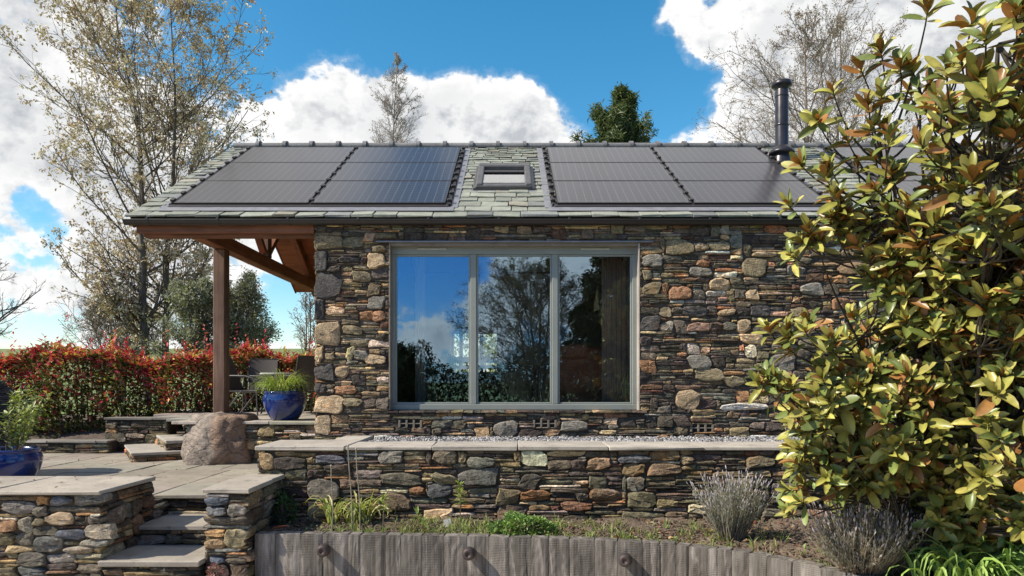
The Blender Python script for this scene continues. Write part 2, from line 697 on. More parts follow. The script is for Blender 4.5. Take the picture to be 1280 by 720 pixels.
def leaf_template(nl=3, width=.4, fold=.12, droop=.15, point=1.0):
    """leaf along +Y of unit length; three columns (edge, midrib, edge)"""
    nl = max(nl, 2)
    t = np.linspace(0, 1, nl + 1)
    w = np.sin(np.pi * np.clip(t, 0, 1) ** point) ** .8 * width / 2
    if nl >= 5:
        t = np.interp(np.linspace(0, 1, nl + 1), [0, .2, .5, .8, 1], [0, .15, .5, .88, 1])
        w = np.interp(t, [0, .06, .2, .38, .58, .78, .9, .97, 1], [.05, .30, .66, .92, 1, .90, .62, .28, .04]) * width / 2
    w[0], w[-1] = width * .04, width * .03
    z = -droop * t ** 2
    V = []
    for i in range(nl + 1):
        V += [(-w[i], t[i], z[i] + fold * w[i] * 2), (0, t[i], z[i]), (w[i], t[i], z[i] + fold * w[i] * 2)]
    Q = []
    for i in range(nl):
        b = i * 3
        Q += [(b, b + 1, b + 4, b + 3), (b + 1, b + 2, b + 5, b + 4)]
    return np.array(V), np.array(Q)


def unit_dirs(N, rs):
    return norm(rs.normal(0, 1, (N, 3)))


def interp_paths(pts, t):
    """pts (N,k,3), t (N,m) -> positions and tangents"""
    N, k, _ = pts.shape
    f = np.clip(t, 0, .9999) * (k - 1)
    i = f.astype(int)
    fr = (f - i)[..., None]
    n = np.arange(N)[:, None]
    a, b = pts[n, i], pts[n, i + 1]
    return a * (1 - fr) + b * fr, norm(b - a)


def make_paths(start, d, L, k, rs, wander=.12, up=.1):
    N = len(start)
    pts = np.zeros((N, k, 3))
    pts[:, 0] = start
    d = norm(d)
    for i in range(1, k):
        d = norm(d + rs.normal(0, wander, (N, 3)) + np.array([0, 0, up]))
        pts[:, i] = pts[:, i - 1] + d * (L / (k - 1))[:, None]
    return pts


def branch(pts, rad, rs, n, t0=.25, t1=1.0, ang=(30, 60), L=None, ratio=.45, up=.1, wander=.12, k=5, rr=.55, rmin=.003, lenfall=.5):
    N = len(pts)
    t = np.sort(rs.uniform(t0, t1, (N, n)), 1)
    pos, tan = interp_paths(pts, t)
    plen = np.linalg.norm(np.diff(pts, axis=1), axis=2).sum(1)
    kk = pts.shape[1]
    pr = rad[np.arange(N)[:, None], np.minimum((t * (kk - 1)).astype(int), kk - 1)]
    pos, tan, t_, pr = pos.reshape(-1, 3), tan.reshape(-1, 3), t.reshape(-1), pr.reshape(-1)
    az = unit_dirs(len(pos), rs)
    side = norm(az - (az * tan).sum(1, keepdims=True) * tan)
    a = np.radians(rs.uniform(*ang, len(pos)))[:, None]
    d = np.cos(a) * tan + np.sin(a) * side
    if L is None:
        ln = np.repeat(plen, n) * ratio * (1 - lenfall * t_) * rs.uniform(.6, 1.25, len(pos))
    else:
        ln = L(t_) * rs.uniform(.7, 1.2, len(pos))
    p = make_paths(pos, d, ln, k, rs, wander, up)
    r0 = np.maximum(pr * rr, rmin)
    r = r0[:, None] * np.linspace(1, .35, k)[None]
    return p, np.maximum(r, rmin * .6), t_
# =================================================================== materials
M_STONE_H = m_stone('house_stone', .35, 1.0)
M_STONE_G = m_stone('garden_stone', .75, .8, moss=.35)
M_CORE = m_simple('wall_core_earth', (.07, .056, .042), .95, bump=.3, scale=20)
M_SLAB = m_slab('flagstone')
M_OAK = m_wood('weathered_oak', (.185, .167, .143), (.055, .047, .040), 'z', .85, 22, saw=.6, bump=.45)
M_OAKTOP = m_wood('weathered_oak_top', (.40, .34, .28), (.2, .16, .13), 'x', .85, 20)
M_BEAM = m_wood('stained_timber', (.255, .105, .055), (.12, .048, .026), 'y', .6, 18, bump=.2)
M_BEAMX = m_wood('stained_timber_long', (.255, .105, .055), (.12, .048, .026), 'x', .6, 18, bump=.2)
M_POST = m_wood('porch_post_timber', (.20, .12, .085), (.085, .048, .032), 'z', .7, 18, bump=.3)
M_BLACK = m_simple('black_plastic', (.022, .018, .017), .45, var=.15, scale=5)
M_STEEL = m_simple('black_enamel_steel', (.035, .033, .036), .32, metal=.35, var=.2, scale=3)
M_LEAD = m_simple('grey_flashing', (.20, .20, .215), .5, metal=.2, var=.2)
M_FRAME = m_simple('grey_green_paint', (.225, .242, .212), .45, var=.08, scale=3)
M_GLASS = m_glass('window_glass', (.95, .96, .95), .12, 1, (.58, .80, 1.0))
M_SKYGLASS = m_glass('rooflight_glass', (.62, .66, .70), .10)
M_PLASTER = m_simple('cream_plaster', (.52, .49, .43), .9, var=.06, scale=2)
M_FLOOR = m_simple('dark_floorboards', (.24, .14, .08), .4, var=.3, scale=3)
M_SOIL = m_simple('dry_soil', (.085, .062, .045), .95, var=.5, scale=9, bump=.8)


def slate_mat():
    m, nt, b = newmat('roof_slate')
    co = nt.coords()
    t = nt.tint()
    n1 = nt.noise(co, 7, 7, .65)
    n2 = nt.noise(co, 55, 5, .65)
    f = nt.math('MULTIPLY', nt.remap(n1, .3, .7, .78, 1.22), nt.remap(n2, .3, .7, .75, 1.25))
    c = nt.mix(1.0, t, f, 'MULTIPLY')
    c = nt.mix(nt.remap(nt.noise(co, 18, 6, .7), .6, .7, 0, .5, True), c, (.40, .41, .33))
    nt.set(b, 'Base Color', c)
    b.inputs['Roughness'].default_value = .62
    nt.set(b, 'Normal', nt.bump(nt.math('ADD', n1, nt.math('MULTIPLY', n2, .5)), .4, .012))
    return m


def panel_mat():
    m, nt, b = newmat('solar_cells')
    co = nt.n('ShaderNodeTexCoord').outputs['Object']
    sep = nt.n('ShaderNodeSeparateXYZ')
    nt.links.new(co, sep.inputs[0])
    def lines(s, per, w):
        fr = nt.math('FRACT', nt.math('MULTIPLY', s, 1 / per))
        return nt.math('LESS_THAN', nt.math('ABSOLUTE', nt.math('SUBTRACT', fr, .5)), w)
    g = nt.math('MAXIMUM', lines(sep.outputs[0], .105, .018), lines(sep.outputs[1], .090, .016))
    fine = lines(sep.outputs[0], .0262, .06)
    c = nt.mix(g, (.010, .008, .012), (.17, .165, .175))
    c = nt.mix(nt.math('MULTIPLY', fine, .25), c, (.06, .06, .07))
    nt.set(b, 'Base Color', c)
    b.inputs['Roughness'].default_value = .3
    b.inputs['Specular IOR Level'].default_value = .5
    b.inputs['Coat Weight'].default_value = .27
    b.inputs['Coat Roughness'].default_value = .13
    nt.set(b, 'Normal', nt.bump(nt.noise(co, 1.1, 2), .008, .05))
    return m


M_SLATE = slate_mat()
M_PANEL = panel_mat()

# =================================================================== the cottage
TANP = math.tan(math.radians(31.4))
CP, SP = math.cos(math.radians(31.4)), math.sin(math.radians(31.4))
EY, EZ = 8.20, 1.956                    # slate edge at the eaves
RY = 11.35                              # ridge
RZ = EZ + (RY - EY) * TANP
BY = 2 * RY - EY                        # back slate edge
RX0, RX1 = -4.62, 9.3
FY = 8.27                               # front face of the stone
HX0, HX1 = -2.385, 9.0
HBY = 2 * RY - FY
FLOOR = -.50


def roof_pt(x, s, h=0.0):
    """x along the eaves, s metres up the front slope, h metres out of the slope"""
    return np.array([x, EY + s * CP - h * SP, EZ + s * SP + h * CP])


R_ROOF = np.array([[1, 0, 0], [0, CP, -SP], [0, SP, CP]])

house = thing('stone_cottage', 'long single storey cottage of dark rubble stone with slate roof, solar panels and timber porch', 'house', (-2.385, 8.27, -.7))

rs = np.random.default_rng(11)
# --- front wall, with the window opening
WX0, WX1, WZ0, WZ1 = PX(487, FY), PX(799, FY), (HZ - 516) / F * FY, (HZ - 304) / F * FY
WB, WT = -.80, 1.90
mb = MB()
o = np.array([HX0, FY, WB])


def spx(px0, py0, px1, py1):
    x0, x1 = PX(px0, FY), PX(px1, FY)
    z0, z1 = (HZ - py1) / F * FY, (HZ - py0) / F * FY
    return (x0 - HX0, z0 - WB, x1 - x0, z1 - z0)


TAN, OLV, GRY, DRK, WHT, RST = (.34, .25, .15), (.19, .152, .09), (.18, .162, .13), (.072, .065, .058), (.55, .50, .42), (.28, .15, .08)
spec = []
# large corner stones and the boulders one can pick out in the photograph
for (a, b_, c, d, col, rn) in [
    (394, 294, 428, 312, OLV, 4.5), (394, 314, 409, 340, DRK, 5), (394, 342, 427, 372, DRK, 5), (394, 374, 406, 400, DRK, 5),
    (394, 403, 427, 431, TAN, 4.5), (394, 433, 405, 453, TAN, 3.5), (394, 455, 418, 476, DRK, 5), (394, 478, 408, 492, DRK, 3),
    (394, 494, 428, 517, TAN, 4.5), (394, 519, 414, 543, TAN, 4), (419, 457, 436, 472, TAN, 3), (406, 404, 424, 404.5, TAN, 3),
    (459, 317, 482, 336, TAN, 4.5), (441, 339, 463, 353, OLV, 3.5), (464, 307, 483, 316, OLV, 3), (460, 370, 482, 386, GRY, 5),
    (466, 388, 482, 402, RST, 4), (428, 407, 452, 419, OLV, 3.5), (418, 482, 446, 493, RST, 3.5), (455, 443, 482, 455, TAN, 3.5),
    (442, 438, 462, 450, GRY, 3.5), (430, 497, 452, 508, OLV, 3.5),
    (928, 322, 957, 347, OLV, 3.0), (887, 347, 913, 364, TAN, 2.6), (836, 358, 865, 375, RST, 3), (932, 362, 948, 376, TAN, 4),
    (921, 399, 939, 416, TAN, 2.6), (858, 444, 889, 461, GRY, 2.6), (866, 460, 905, 476, OLV, 2.8), (904, 469, 930, 483, OLV, 2.6),
    (844, 487, 876, 512, TAN, 2.2), (902, 504, 960, 513, WHT, 2.4), (853, 382, 884, 396, DRK, 3.5), (830, 300, 866, 319, OLV, 4),
    (886, 302, 912, 314, OLV, 3), (867, 303, 885, 314, TAN, 3), (860, 334, 890, 346, GRY, 3.2), (938, 382, 962, 396, DRK, 4),
    (988, 384, 1010, 398, OLV, 3), (800, 395, 824, 414, DRK, 5), (896, 386, 918, 395, TAN, 2.6), (871, 325, 886, 334, RST, 2.6),
    (960, 442, 995, 464, GRY, 3), (1040, 372, 1062, 388, RST, 3), (700, 525, 735, 541, GRY, 2.2), (1000, 354, 1030, 370, GRY, 3.4),
    (617, 526, 648, 546, GRY, 2.6), (1060, 300, 1090, 320, OLV, 3), (1005, 500, 1035, 522, OLV, 2.6), (1075, 420, 1105, 440, TAN, 2.8),
    (803, 318, 828, 334, GRY, 3.2), (940, 315, 970, 321, TAN, 3), (803, 337, 815, 350, OLV, 4), (803, 353, 826, 368, OLV, 4)]:
    if d - b_ < 2:
        continue
    k = spx(a, b_, c, d)
    spec.append((*k, tuple(np.array(col) * rs.uniform(.85, 1.15)), rn))
airbricks = [(513, 529.5), (681, 529.5), (877, 535)]
abr = []
for (ax, ay) in airbricks:
    k = spx(ax - 14, ay - 4.5, ax + 14, ay + 4.5)
    abr.append(k)
opening = (WX0 - HX0, WZ0 - WB, WX1 - WX0, WZ1 - WZ0)
stone_face(mb, o, (1, 0, 0), (0, 0, 1), (0, -1, 0), HX1 - HX0, WT - WB, rs, samp_house, W_HOUSE, obst=[opening] + abr, specials=spec, gain=1.38)
wall = mb.build('wall', M_STONE_H, house, smooth=32)
# core behind the stones
cy0, cy1 = FY + .006, FY + .42
dx0, dx1, dz1 = PX(566, 13.9), PX(622, 13.9), .98
for q in ((HX0 + .02, WX0, cy0, cy1, WB - .4, WT), (WX1, HX1 - .02, cy0, cy1, WB - .4, WT), (WX0, WX1, cy0, cy1, WB - .4, WZ0), (WX0, WX1, cy0, cy1, WZ1, WT),
          (HX0 + .02, dx0 - .03, HBY - .4, HBY, WB - .4, WT), (dx1 + .03, HX1 - .02, HBY - .4, HBY, WB - .4, WT), (dx0 - .03, dx1 + .03, HBY - .4, HBY, dz1 + .03, WT)):
    mb = MB()
    mb.bx(*q, 0)
    mb.build('wall_core', M_CORE, house)
# gables (left one in stone, seen from the side)
def gable_in(x, z):
    zz = z + WB
    # x runs from the back corner to the front corner
    yy = HBY - x
    return zz < RZ - abs(yy - RY) * TANP - .12
mb = MB()
def samp_gable(r):
    w, h = samp_house(r)
    return w * 1.25, h * 1.3
stone_face(mb, (HX0, HBY, WB), (0, -1, 0), (0, 0, 1), (-1, 0, 0), HBY - FY - .03, RZ - WB, rs, samp_gable, W_HOUSE, inside=gable_in, cell=.02)
mb.build('gable_wall', M_STONE_H, house, smooth=32)
for gx in (HX0 + .012, HX1 - .45):
    mb = MB()
    zt = EZ - .1
    poly = [(FY + .43, WB - .4), (HBY - .41, WB - .4), (HBY - .41, zt + (.41 - (HBY - BY)) * 0), (RY, RZ - .14), (FY + .43, zt + .2)]
    n = len(poly)
    V = np.array([(gx, y, z) for y, z in poly] + [(gx + .4, y, z) for y, z in poly])
    ctr = V[:n].mean(0)
    V = np.vstack([V, ctr, ctr + [.4, 0, 0]])
    i = np.arange(n)
    j = (i + 1) % n
    mb.add(V, np.stack([i, i + n, j + n, j], -1), np.vstack([np.stack([i, j, np.full(n, 2 * n)], -1), np.stack([j + n, i + n, np.full(n, 2 * n + 1)], -1)]))
    mb.build('gable_core', M_CORE, house)
# air bricks low in the wall
for (k, (ax, ay)) in zip(abr, airbricks):
    x0, z0 = HX0 + k[0], WB + k[1]
    mb = MB()
    w, h = k[2], k[3]
    mb.bx(x0, x0 + w, FY + .0, FY + .01, z0, z0 + h, 0, (.01, .01, .01))
    c = (.20, .17, .13)
    mb.bx(x0, x0 + w, FY - .018, FY - .001, z0 + h * .44, z0 + h * .58, .002, c)
    for q in (.02, .34, .66, .98):
        mb.bx(x0 + w * q - .012, x0 + w * q + .012, FY - .021, FY - .001, z0, z0 + h, .002, c)
    mb.build('air_brick', m_slab('air_brick_stone') if 'air_brick_stone' not in bpy.data.materials else bpy.data.materials['air_brick_stone'], house)

# --- window
win = bpy.data.objects.new('window', None)
COL.objects.link(win)
win.location = ((WX0 + WX1) / 2, FY, WZ0)
par(win, house)
WY = FY + .10
def wx(px):
    return PX(px, WY)
def wz(py):
    return (HZ - py) / F * WY
mb = MB()
ox0, ox1, oz0, oz1 = wx(489.5), wx(797.5), wz(512.5), wz(307.5)
bars = [(wx(489.5), wx(493.5)), (wx(588), wx(595.5)), (wx(690), wx(697.5)), (wx(790.5), wx(797.5))]
for (a, b_) in bars:
    mb.bx(a, b_, WY, WY + .075, oz0 + .07, oz1 - .10, .006)
mb.bx(ox0, ox1, WY - .003, WY + .08, oz0, oz0 + .07, .006)
mb.bx(ox0, ox1, WY - .003, WY + .08, oz1 - .10, oz1, .006)
for a, b_ in ((0, 1), (1, 2), (2, 3)):      # inner sash beads
    x0, x1 = bars[a][1], bars[b_][0]
    z0, z1 = oz0 + .07, oz1 - .10
    for (p, q, r, s) in ((x0, x0 + .022, z0, z1), (x1 - .022, x1, z0, z1), (x0 + .022, x1 - .022, z0, z0 + .024), (x0 + .022, x1 - .022, z1 - .024, z1)):
        mb.bx(p, q, WY + .018, WY + .06, r, s, .004)
mb.build('frame', M_FRAME, win)
for a, b_ in ((0, 1), (1, 2), (2, 3)):
    mb = MB()
    mb.bx(bars[a][1] + .015, bars[b_][0] - .015, WY + .036, WY + .042, oz0 + .085, oz1 - .115, 0)
    mb.build('pane', M_GLASS, win)
for px in (540, 744):
    mb = MB()
    mb.bx(wx(px - 18), wx(px + 18), WY - .016, WY - .004, wz(312.5), wz(310.5), .003)
    mb.build('trickle_vent', m_simple('vent_white', (.42, .42, .38), .5), win)
# reveal lining (render) and slate sill, lintel drip
mb = MB()
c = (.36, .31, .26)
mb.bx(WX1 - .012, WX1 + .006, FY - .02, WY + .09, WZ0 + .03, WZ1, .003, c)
mb.bx(WX0 - .006, WX0 + .012, FY - .02, WY + .09, WZ0 + .03, WZ1, .003, (.22, .18, .14))  # shaded side: shade put into a darker tint than the sunlit side
mb.bx(WX0 + .012, WX1 - .012, FY + .0, WY + .09, WZ1 - .03, WZ1 + .004, .003, (.22, .19, .16))  # head tinted darker as well, standing in for shade
mb.build('reveal', M_SLAB, win)
mb = MB()
x = WX0 - .03
while x < WX1 + .02:
    w = rs.uniform(.08, .2)
    cc = stone_col(rs, W_HOUSE, 1.2)
    mb.box((x + w / 2, FY + .05, WZ0 + .012), (w - .006, .2, .026), .005, None, cc, .003, rs)
    x += w
mb.build('sill', M_STONE_H, win)
mb = MB()
mb.bx(WX0 - .16, WX1 + .16, FY - .045, FY + .06, WZ1 + .004, WZ1 + .022, .003)
mb.build('lintel_drip', M_LEAD, win)

# --- roof: decks, slates, verge, ridge
mb = MB()
sl_ = (RY - EY) / CP
SKH = (-.41, .19, 1.23, 2.12)           # hole under the rooflight
for (xa, xb, sa, sb) in ((RX0 + .06, SKH[0], .03, sl_), (SKH[1], RX1 - .06, .03, sl_), (SKH[0], SKH[1], .03, SKH[2]), (SKH[0], SKH[1], SKH[3], sl_)):
    mb.box(roof_pt((xa + xb) / 2, (sa + sb) / 2, -.06), (xb - xa, sb - sa, .08), 0, R_ROOF)
pts = []
V = []
for x in (RX0 + .06, RX1 - .06):
    for s_ in (.03, sl_):
        for h in (-.10, -.02):
            p = roof_pt(x, s_, h)
            p[1] = 2 * RY - p[1] + (.0015 if s_ > 1 else 0)
            V.append(p)
mb.add(np.array(V), np.array([(0, 1, 3, 2), (4, 6, 7, 5), (0, 2, 6, 4), (1, 5, 7, 3), (0, 4, 5, 1), (2, 3, 7, 6)]))
roof = mb.build('roof', m_wood('soffit_boards', (.26, .10, .05), (.14, .05, .026), 'x', .6, 14, bump=.15), house)

mb = MB()
sl0 = (RY - EY) / CP
exps = np.linspace(.235, .12, 23)
exps *= ((RY - EY) / CP - .02) / exps.sum()
# areas taken by panels or the rooflight (x0,x1,s0,s1)
S0, S1 = .37, 3.42
ARR = [(-4.22, -.815), (.55, 3.955), (5.1, 8.5)]
SKY = (-.49, .27, 1.13, 2.24)
s = -.02
for ci, e in enumerate(exps):
    x = RX0 - .01 + (rs.uniform(-.0, .12) if ci % 2 else 0)
    wm = .27 - .09 * ci / 22
    if ci == 0:
        wm = .34
    x = RX0 - .015
    first = True
    while x < RX1:
        w = wm * rs.uniform(.65, 1.35)
        if first and ci % 2:
            w *= .55
        first = False
        x1 = min(x + w, RX1)
        mid = (x + x1) / 2
        sm = s + e / 2
        if SKY[2] - .0 < sm < SKY[3] + .02:
            # cut the slate round the rooflight
            if x < SKY[0] + .01 < x1:
                x1 = SKY[0] + .015
            elif SKY[0] <= x < SKY[1] - .01 < x1 and x < SKY[1] - .015:
                x = SKY[1] - .015
            mid = (x + x1) / 2
        hid = any(a + .12 < x and x1 < b - .12 and S0 + .25 < sm < S1 - .15 for a, b in ARR) or \
            (SKY[0] + .01 < mid < SKY[1] - .01 and SKY[2] < sm < SKY[3])
        if not hid:
            g = rs.uniform(.74, 1.2)
            base = np.array([.235, .243, .19]) if rs.random() < .8 else (np.array([.255, .235, .175]) if rs.random() < .5 else np.array([.19, .195, .175]))
            L = e * 1.25
            th = rs.uniform(.014, .022) * (1.5 if ci == 0 else 1)
            tilt = th * 1.1 / L
            R = R_ROOF @ np.array([[1, 0, 0], [0, 1, tilt], [0, -tilt, 1]]) @ np.array([[math.cos(q := rs.normal(0, .008)), -math.sin(q), 0], [math.sin(q), math.cos(q), 0], [0, 0, 1]])
            cpt = roof_pt(mid, s + L / 2 + rs.normal(0, .009), .012 + th * .5)
            mb.box(cpt, (x1 - x - rs.uniform(.004, .014), L, th), .004, R, base * g, .0035, rs)
        x = x1
    s += e
for (xa, xb, sa, sb) in ((RX0 + .03, SKH[0], .03, sl0 - .03), (SKH[1], RX1 - .03, .03, sl0 - .03), (SKH[0], SKH[1], .03, SKH[2]), (SKH[0], SKH[1], SKH[3], sl0 - .03)):
    mb.box(roof_pt((xa + xb) / 2, (sa + sb) / 2, .004), (xb - xa, sb - sa, .006), 0, R_ROOF, (.05, .05, .045))
mb.build('slates', M_SLATE, roof)
# back slope slates as one ribbed sheet
mb = MB()
G = []
sl = (RY - EY) / CP
for i in range(38):
    sA = i * sl / 19 / 2
    for h in ((.028 if i % 2 == 0 else .012),):
        row = []
        for x in np.linspace(RX0, RX1, 30):
            p = roof_pt(x, sA if i % 2 == 0 else sA + sl / 40, h)
            p[1] = 2 * RY - p[1]
            row.append(p)
        G.append(row)
mb.grid(np.array(G), (.235, .238, .19))
mb.build('slate_covering', M_SLATE, roof)
# slate edge along the verge, standing over the porch gable
mb = MB()
for sgn in (0, 1):
    p0, p1 = roof_pt(RX0 + .045, .0, -.055), roof_pt(RX0 + .045, sl, -.055)
    if sgn:
        p0[1], p1[1] = 2 * RY - p0[1], 2 * RY - p1[1]
    mb.bar(p0, p1, .03, .11, .004)
mb.build('bargeboard', M_BEAM, roof)
# ridge
mb = MB()
x = RX0 + .02
arc = np.radians(np.linspace(-20, 200, 13))
while x < RX1 - .05:
    x1 = min(x + .44, RX1)
    g = rs.uniform(.75, 1.05)
    for (xa, xb, r, rz) in ((x, x1 - .055, .085, 0), (x1 - .06, x1, .112, .005)):
        prof = [(RY + r * np.cos(a) * 1.25, RZ + .012 + rz + r * np.sin(a) * .85) for a in arc]
        G = np.array([[(xx, y, z) for (y, z) in prof] for xx in (xa, xb)])
        mb.grid(G, np.array((.17, .165, .16)) * g, flip=True)
        for xx, fl in ((xa, 1), (xb, 0)):
            V = np.vstack([np.array([(xx, y, z) for y, z in prof]), [[xx, RY, RZ]]])
            n = len(prof)
            T = np.array([(i, i + 1, n) if fl else (i + 1, i, n) for i in range(n - 1)])
            mb.add(V, None, T, np.array((.10, .095, .09)) * g)
    x = x1
mb.build('ridge_tiles', M_SLATE, roof)

# --- solar panels, rails, flashing
pw = 1.7
k = 0
for (ax0, ax1) in ARR:
    xm = (ax0 + ax1) / 2
    for ci, (px0, px1) in enumerate(((ax0, xm), (xm, ax1))):
        for ri in range(3):
            s0 = S0 + ri * (S1 - S0) / 3
            s1 = S0 + (ri + 1) * (S1 - S0) / 3
            pan = bpy.data.objects.new('solar_panel', None)
            COL.objects.link(pan)
            c0 = roof_pt((px0 + px1) / 2, (s0 + s1) / 2, .06)
            w, l = px1 - px0 - .03, s1 - s0 - .012
            # built in its own frame, lying on the slope
            mb = MB()
            mb.box((0, 0, .018), (w - .016, l - .012, .008), .001)
            cells = mb.build('cells', M_PANEL)
            mb = MB()
            for sg in (-1, 1):
                mb.box((sg * (w / 2 - .006), 0, .0), (.012, l - .024, .048), .002)
                mb.box((0, sg * (l / 2 - .006), .0), (w, .012, .0478), .002)
            fr = mb.build('frame', M_BLACK)
            for q in (cells, fr):
                q.parent = pan
            pan.parent = house
            pan.rotation_euler = (math.atan(TANP), 0, 0)
            pan.location = Vector(c0) - house.location
    # mounting clips down each side and the middle
    mb = MB()
    for xx, wd in ((ax0 - .035, .05), (xm, .03), (ax1 + .035, .05)):
        mb.bar(roof_pt(xx, S0, .05), roof_pt(xx, S1, .05), wd * .6, .04, .004)
        for ss in np.linspace(S0 + .12, S1 - .08, 10):
            mb.box(roof_pt(xx + rs.uniform(-.004, .004), ss, .085), (.062, .065, .034), .01, R_ROOF)
    mb.bar(roof_pt(ax0 - .03, S0 - .03, .035), roof_pt(ax1 + .03, S0 - .03, .035), .07, .055, .006, up=(0, -SP, CP))
    mb.build('mounting_rails', M_BLACK, house)
    mb = MB()
    for xx in (ax0 - .10, ax1 + .10):
        mb.bar(roof_pt(xx, S0 - .06, .036), roof_pt(xx, S1 + .08, .036), .085, .012, .002)
    mb.box(roof_pt(xm, S0 - .13, .047), (ax1 - ax0 + .2, .15, .006), .001, R_ROOF)
    mb.build('flashing', M_LEAD, house)

# --- rooflight
sk = bpy.data.objects.new('rooflight', None)
COL.objects.link(sk)
skc = roof_pt((SKY[0] + SKY[1]) / 2, (SKY[2] + SKY[3]) / 2, .0)
w, l = SKY[1] - SKY[0], SKY[3] - SKY[2]
mb = MB()
for sg in (-1, 1):
    mb.box((sg * (w / 2 - .05), 0, .06), (.085, l - .02, .10), .012)
    mb.box((sg * (w / 2 + .012), 0, .035), (.05, l + .02, .05), .008)
mb.box((0, l / 2 - .07, .062), (w, .17, .105), .015)
mb.box((0, -l / 2 + .04, .05), (w, .09, .075), .012)
mb.box((0, -l / 2 + .13, .055), (w - .17, .07, .06), .012)
fr = mb.build('frame', m_simple('rooflight_cladding', (.10, .095, .092), .5, metal=.3))
mb = MB()
mb.box((0, .0, .055), (w - .16, l - .25, .012), .001)
gl = mb.build('pane', M_SKYGLASS)
mb = MB()
mb.box((0, l / 2 - .33, .072), (w - .18, .10, .02), .004)
vb = mb.build('ventilation_bar', M_BLACK)
mb = MB()
mb.box((0, -l / 2 - .05, .026), (w + .12, .14, .006), .001)
sf = mb.build('flashing', M_LEAD)
for q in (fr, gl, vb, sf):
    q.parent = sk
sk.parent = house
sk.rotation_euler = (math.atan(TANP), 0, 0)
sk.location = Vector(skc) - house.location

# --- flue
fx, fs = PX(976.5, 10.56), 2.74
fp = roof_pt(fx, fs, 0)
flue = bpy.data.objects.new('flue', None)
COL.objects.link(flue)
flue.location = fp
par(flue, house)
mb = MB()
z0 = fp[2]
mb.lathe([(.099, z0 - .25), (.099, z0 + 1.10), (.094, z0 + 1.12)], (fp[0], fp[1], 0), 32)
for zz in (z0 + .55, z0 + 1.0):
    mb.lathe([(.1, zz), (.105, zz + .006), (.105, zz + .03), (.1, zz + .036)], (fp[0], fp[1], 0), 32)
mb.build('pipe', M_STEEL, flue, True)
mb = MB()
mb.lathe([(.155, z0 - .14), (.15, z0 - .05), (.125, z0 + .13), (.10, z0 + .17)], (fp[0], fp[1], 0), 32)
mb.build('base_cone', M_STEEL, flue, True)
mb = MB()
mb.lathe([(.10, z0 + .12), (.185, z0 + .13), (.19, z0 + .14), (.185, z0 + .165), (.115, z0 + .235), (.10, z0 + .25)], (fp[0], fp[1], 0), 32)
mb.build('storm_collar', M_STEEL, flue, True)
mb = MB()
mb.lathe([(.09, z0 + 1.10), (.115, z0 + 1.15), (.13, z0 + 1.17), (.148, z0 + 1.172), (.152, z0 + 1.19), (.148, z0 + 1.235), (.12, z0 + 1.245), (.001, z0 + 1.25)], (fp[0], fp[1], 0), 32)
mb.build('cowl', M_STEEL, flue, True)

# --- gutter and rafter feet
mb = MB()
gy, gz, gr = EY + .0, EZ - .022, .055
arc = np.radians(np.linspace(180, 360, 11))
for r, fl in ((gr, False), (gr - .004, True)):
    G = np.array([[(x, gy + r * np.cos(a), gz + r * np.sin(a) * 1.0) for a in arc] for x in (RX0 - .03, RX1 + .03)])
    mb.grid(G, (.5, .5, .5), flip=not fl)
G = np.array([[(x, gy - gr - .003 + .010 * np.cos(a), gz + .008 * np.sin(a)) for a in np.linspace(0, 2 * np.pi, 7)] for x in (RX0 - .03, RX1 + .03)])
mb.grid(G, (.5, .5, .5))
for xx in (RX0 - .03, RX1 + .03):
    V = np.vstack([np.array([(xx, gy + gr * np.cos(a), gz + gr * np.sin(a)) for a in arc]), [[xx, gy, gz]]])
    mb.add(V, None, np.array([(i, i + 1, 11) for i in range(10)]))
gut = mb.build('gutter', M_BLACK, house, True)
for x in np.arange(RX0 + .25, RX1, .84):
    mb = MB()
    G = np.array([[(xx, gy + (gr + .005) * np.cos(a), gz + (gr + .005) * np.sin(a)) for a in arc] for xx in (x, x + .03)])
    mb.grid(G, flip=True)
    mb.box((x + .015, gy - gr - .006, gz + .008), (.03, .018, .03), .003)
    mb.build('bracket', M_BLACK, gut)
for x in np.arange(HX0 - 1.95, HX1, .42):
    mb = MB()
    a, b_ = roof_pt(x, .03, -.15), roof_pt(x, .75, -.15)
    mb.bar(a, b_, .055, .10, .004)
    mb.build('rafter_foot', M_BEAM, house)

# --- porch timbers
TX = -4.1
mb = MB()
mb.bx(-4.50, HX0 - .01, FY + .06, FY + .18, 1.765, 1.885, .008)
mb.build('wall_plate', M_BEAMX, house)
mb = MB()
mb.bx(-4.55, HX0 - .012, FY - .008, FY + .055, 1.80, 1.925, .006)
mb.build('fascia', M_BEAMX, house)
mb = MB()
mb.bx(-4.40, HX0 - .01, RY - .05, RY + .05, RZ - .36, RZ - .16, .008)
mb.build('ridge_beam', M_BEAMX, house)
mb = MB()
mb.bx(TX - .085, TX + .085, FY + .45, HBY - .45, 1.86, 2.06, .012)
mb.build('tie_beam', M_BEAM, house)
mb = MB()
mb.bx(TX - .08, TX + .08, RY - .085, RY + .085, 2.06, RZ - .36, .01)
mb.build('king_post', M_POST, house)
for sg in (-1, 1):
    mb = MB()
    mb.bar((TX, RY + sg * .10, 2.14), (TX, RY + sg * 1.0, RZ - 1.0 * TANP - .30), .085, .11, .008, up=(1, 0, 0))
    mb.build('strut', M_BEAM, house)
    for xx in (TX, -3.3, HX0 - .1):
        mb = MB()
        a = roof_pt(xx, .12, -.20 if xx == TX else -.175)
        b_ = roof_pt(xx, sl - .05, -.20 if xx == TX else -.175)
        if sg > 0:
            a[1], b_[1] = 2 * RY - a[1], 2 * RY - b_[1]
        mb.bar(a, b_, .11, .19 if xx == TX else .14, .008)
        mb.build('rafter', M_BEAM, house)
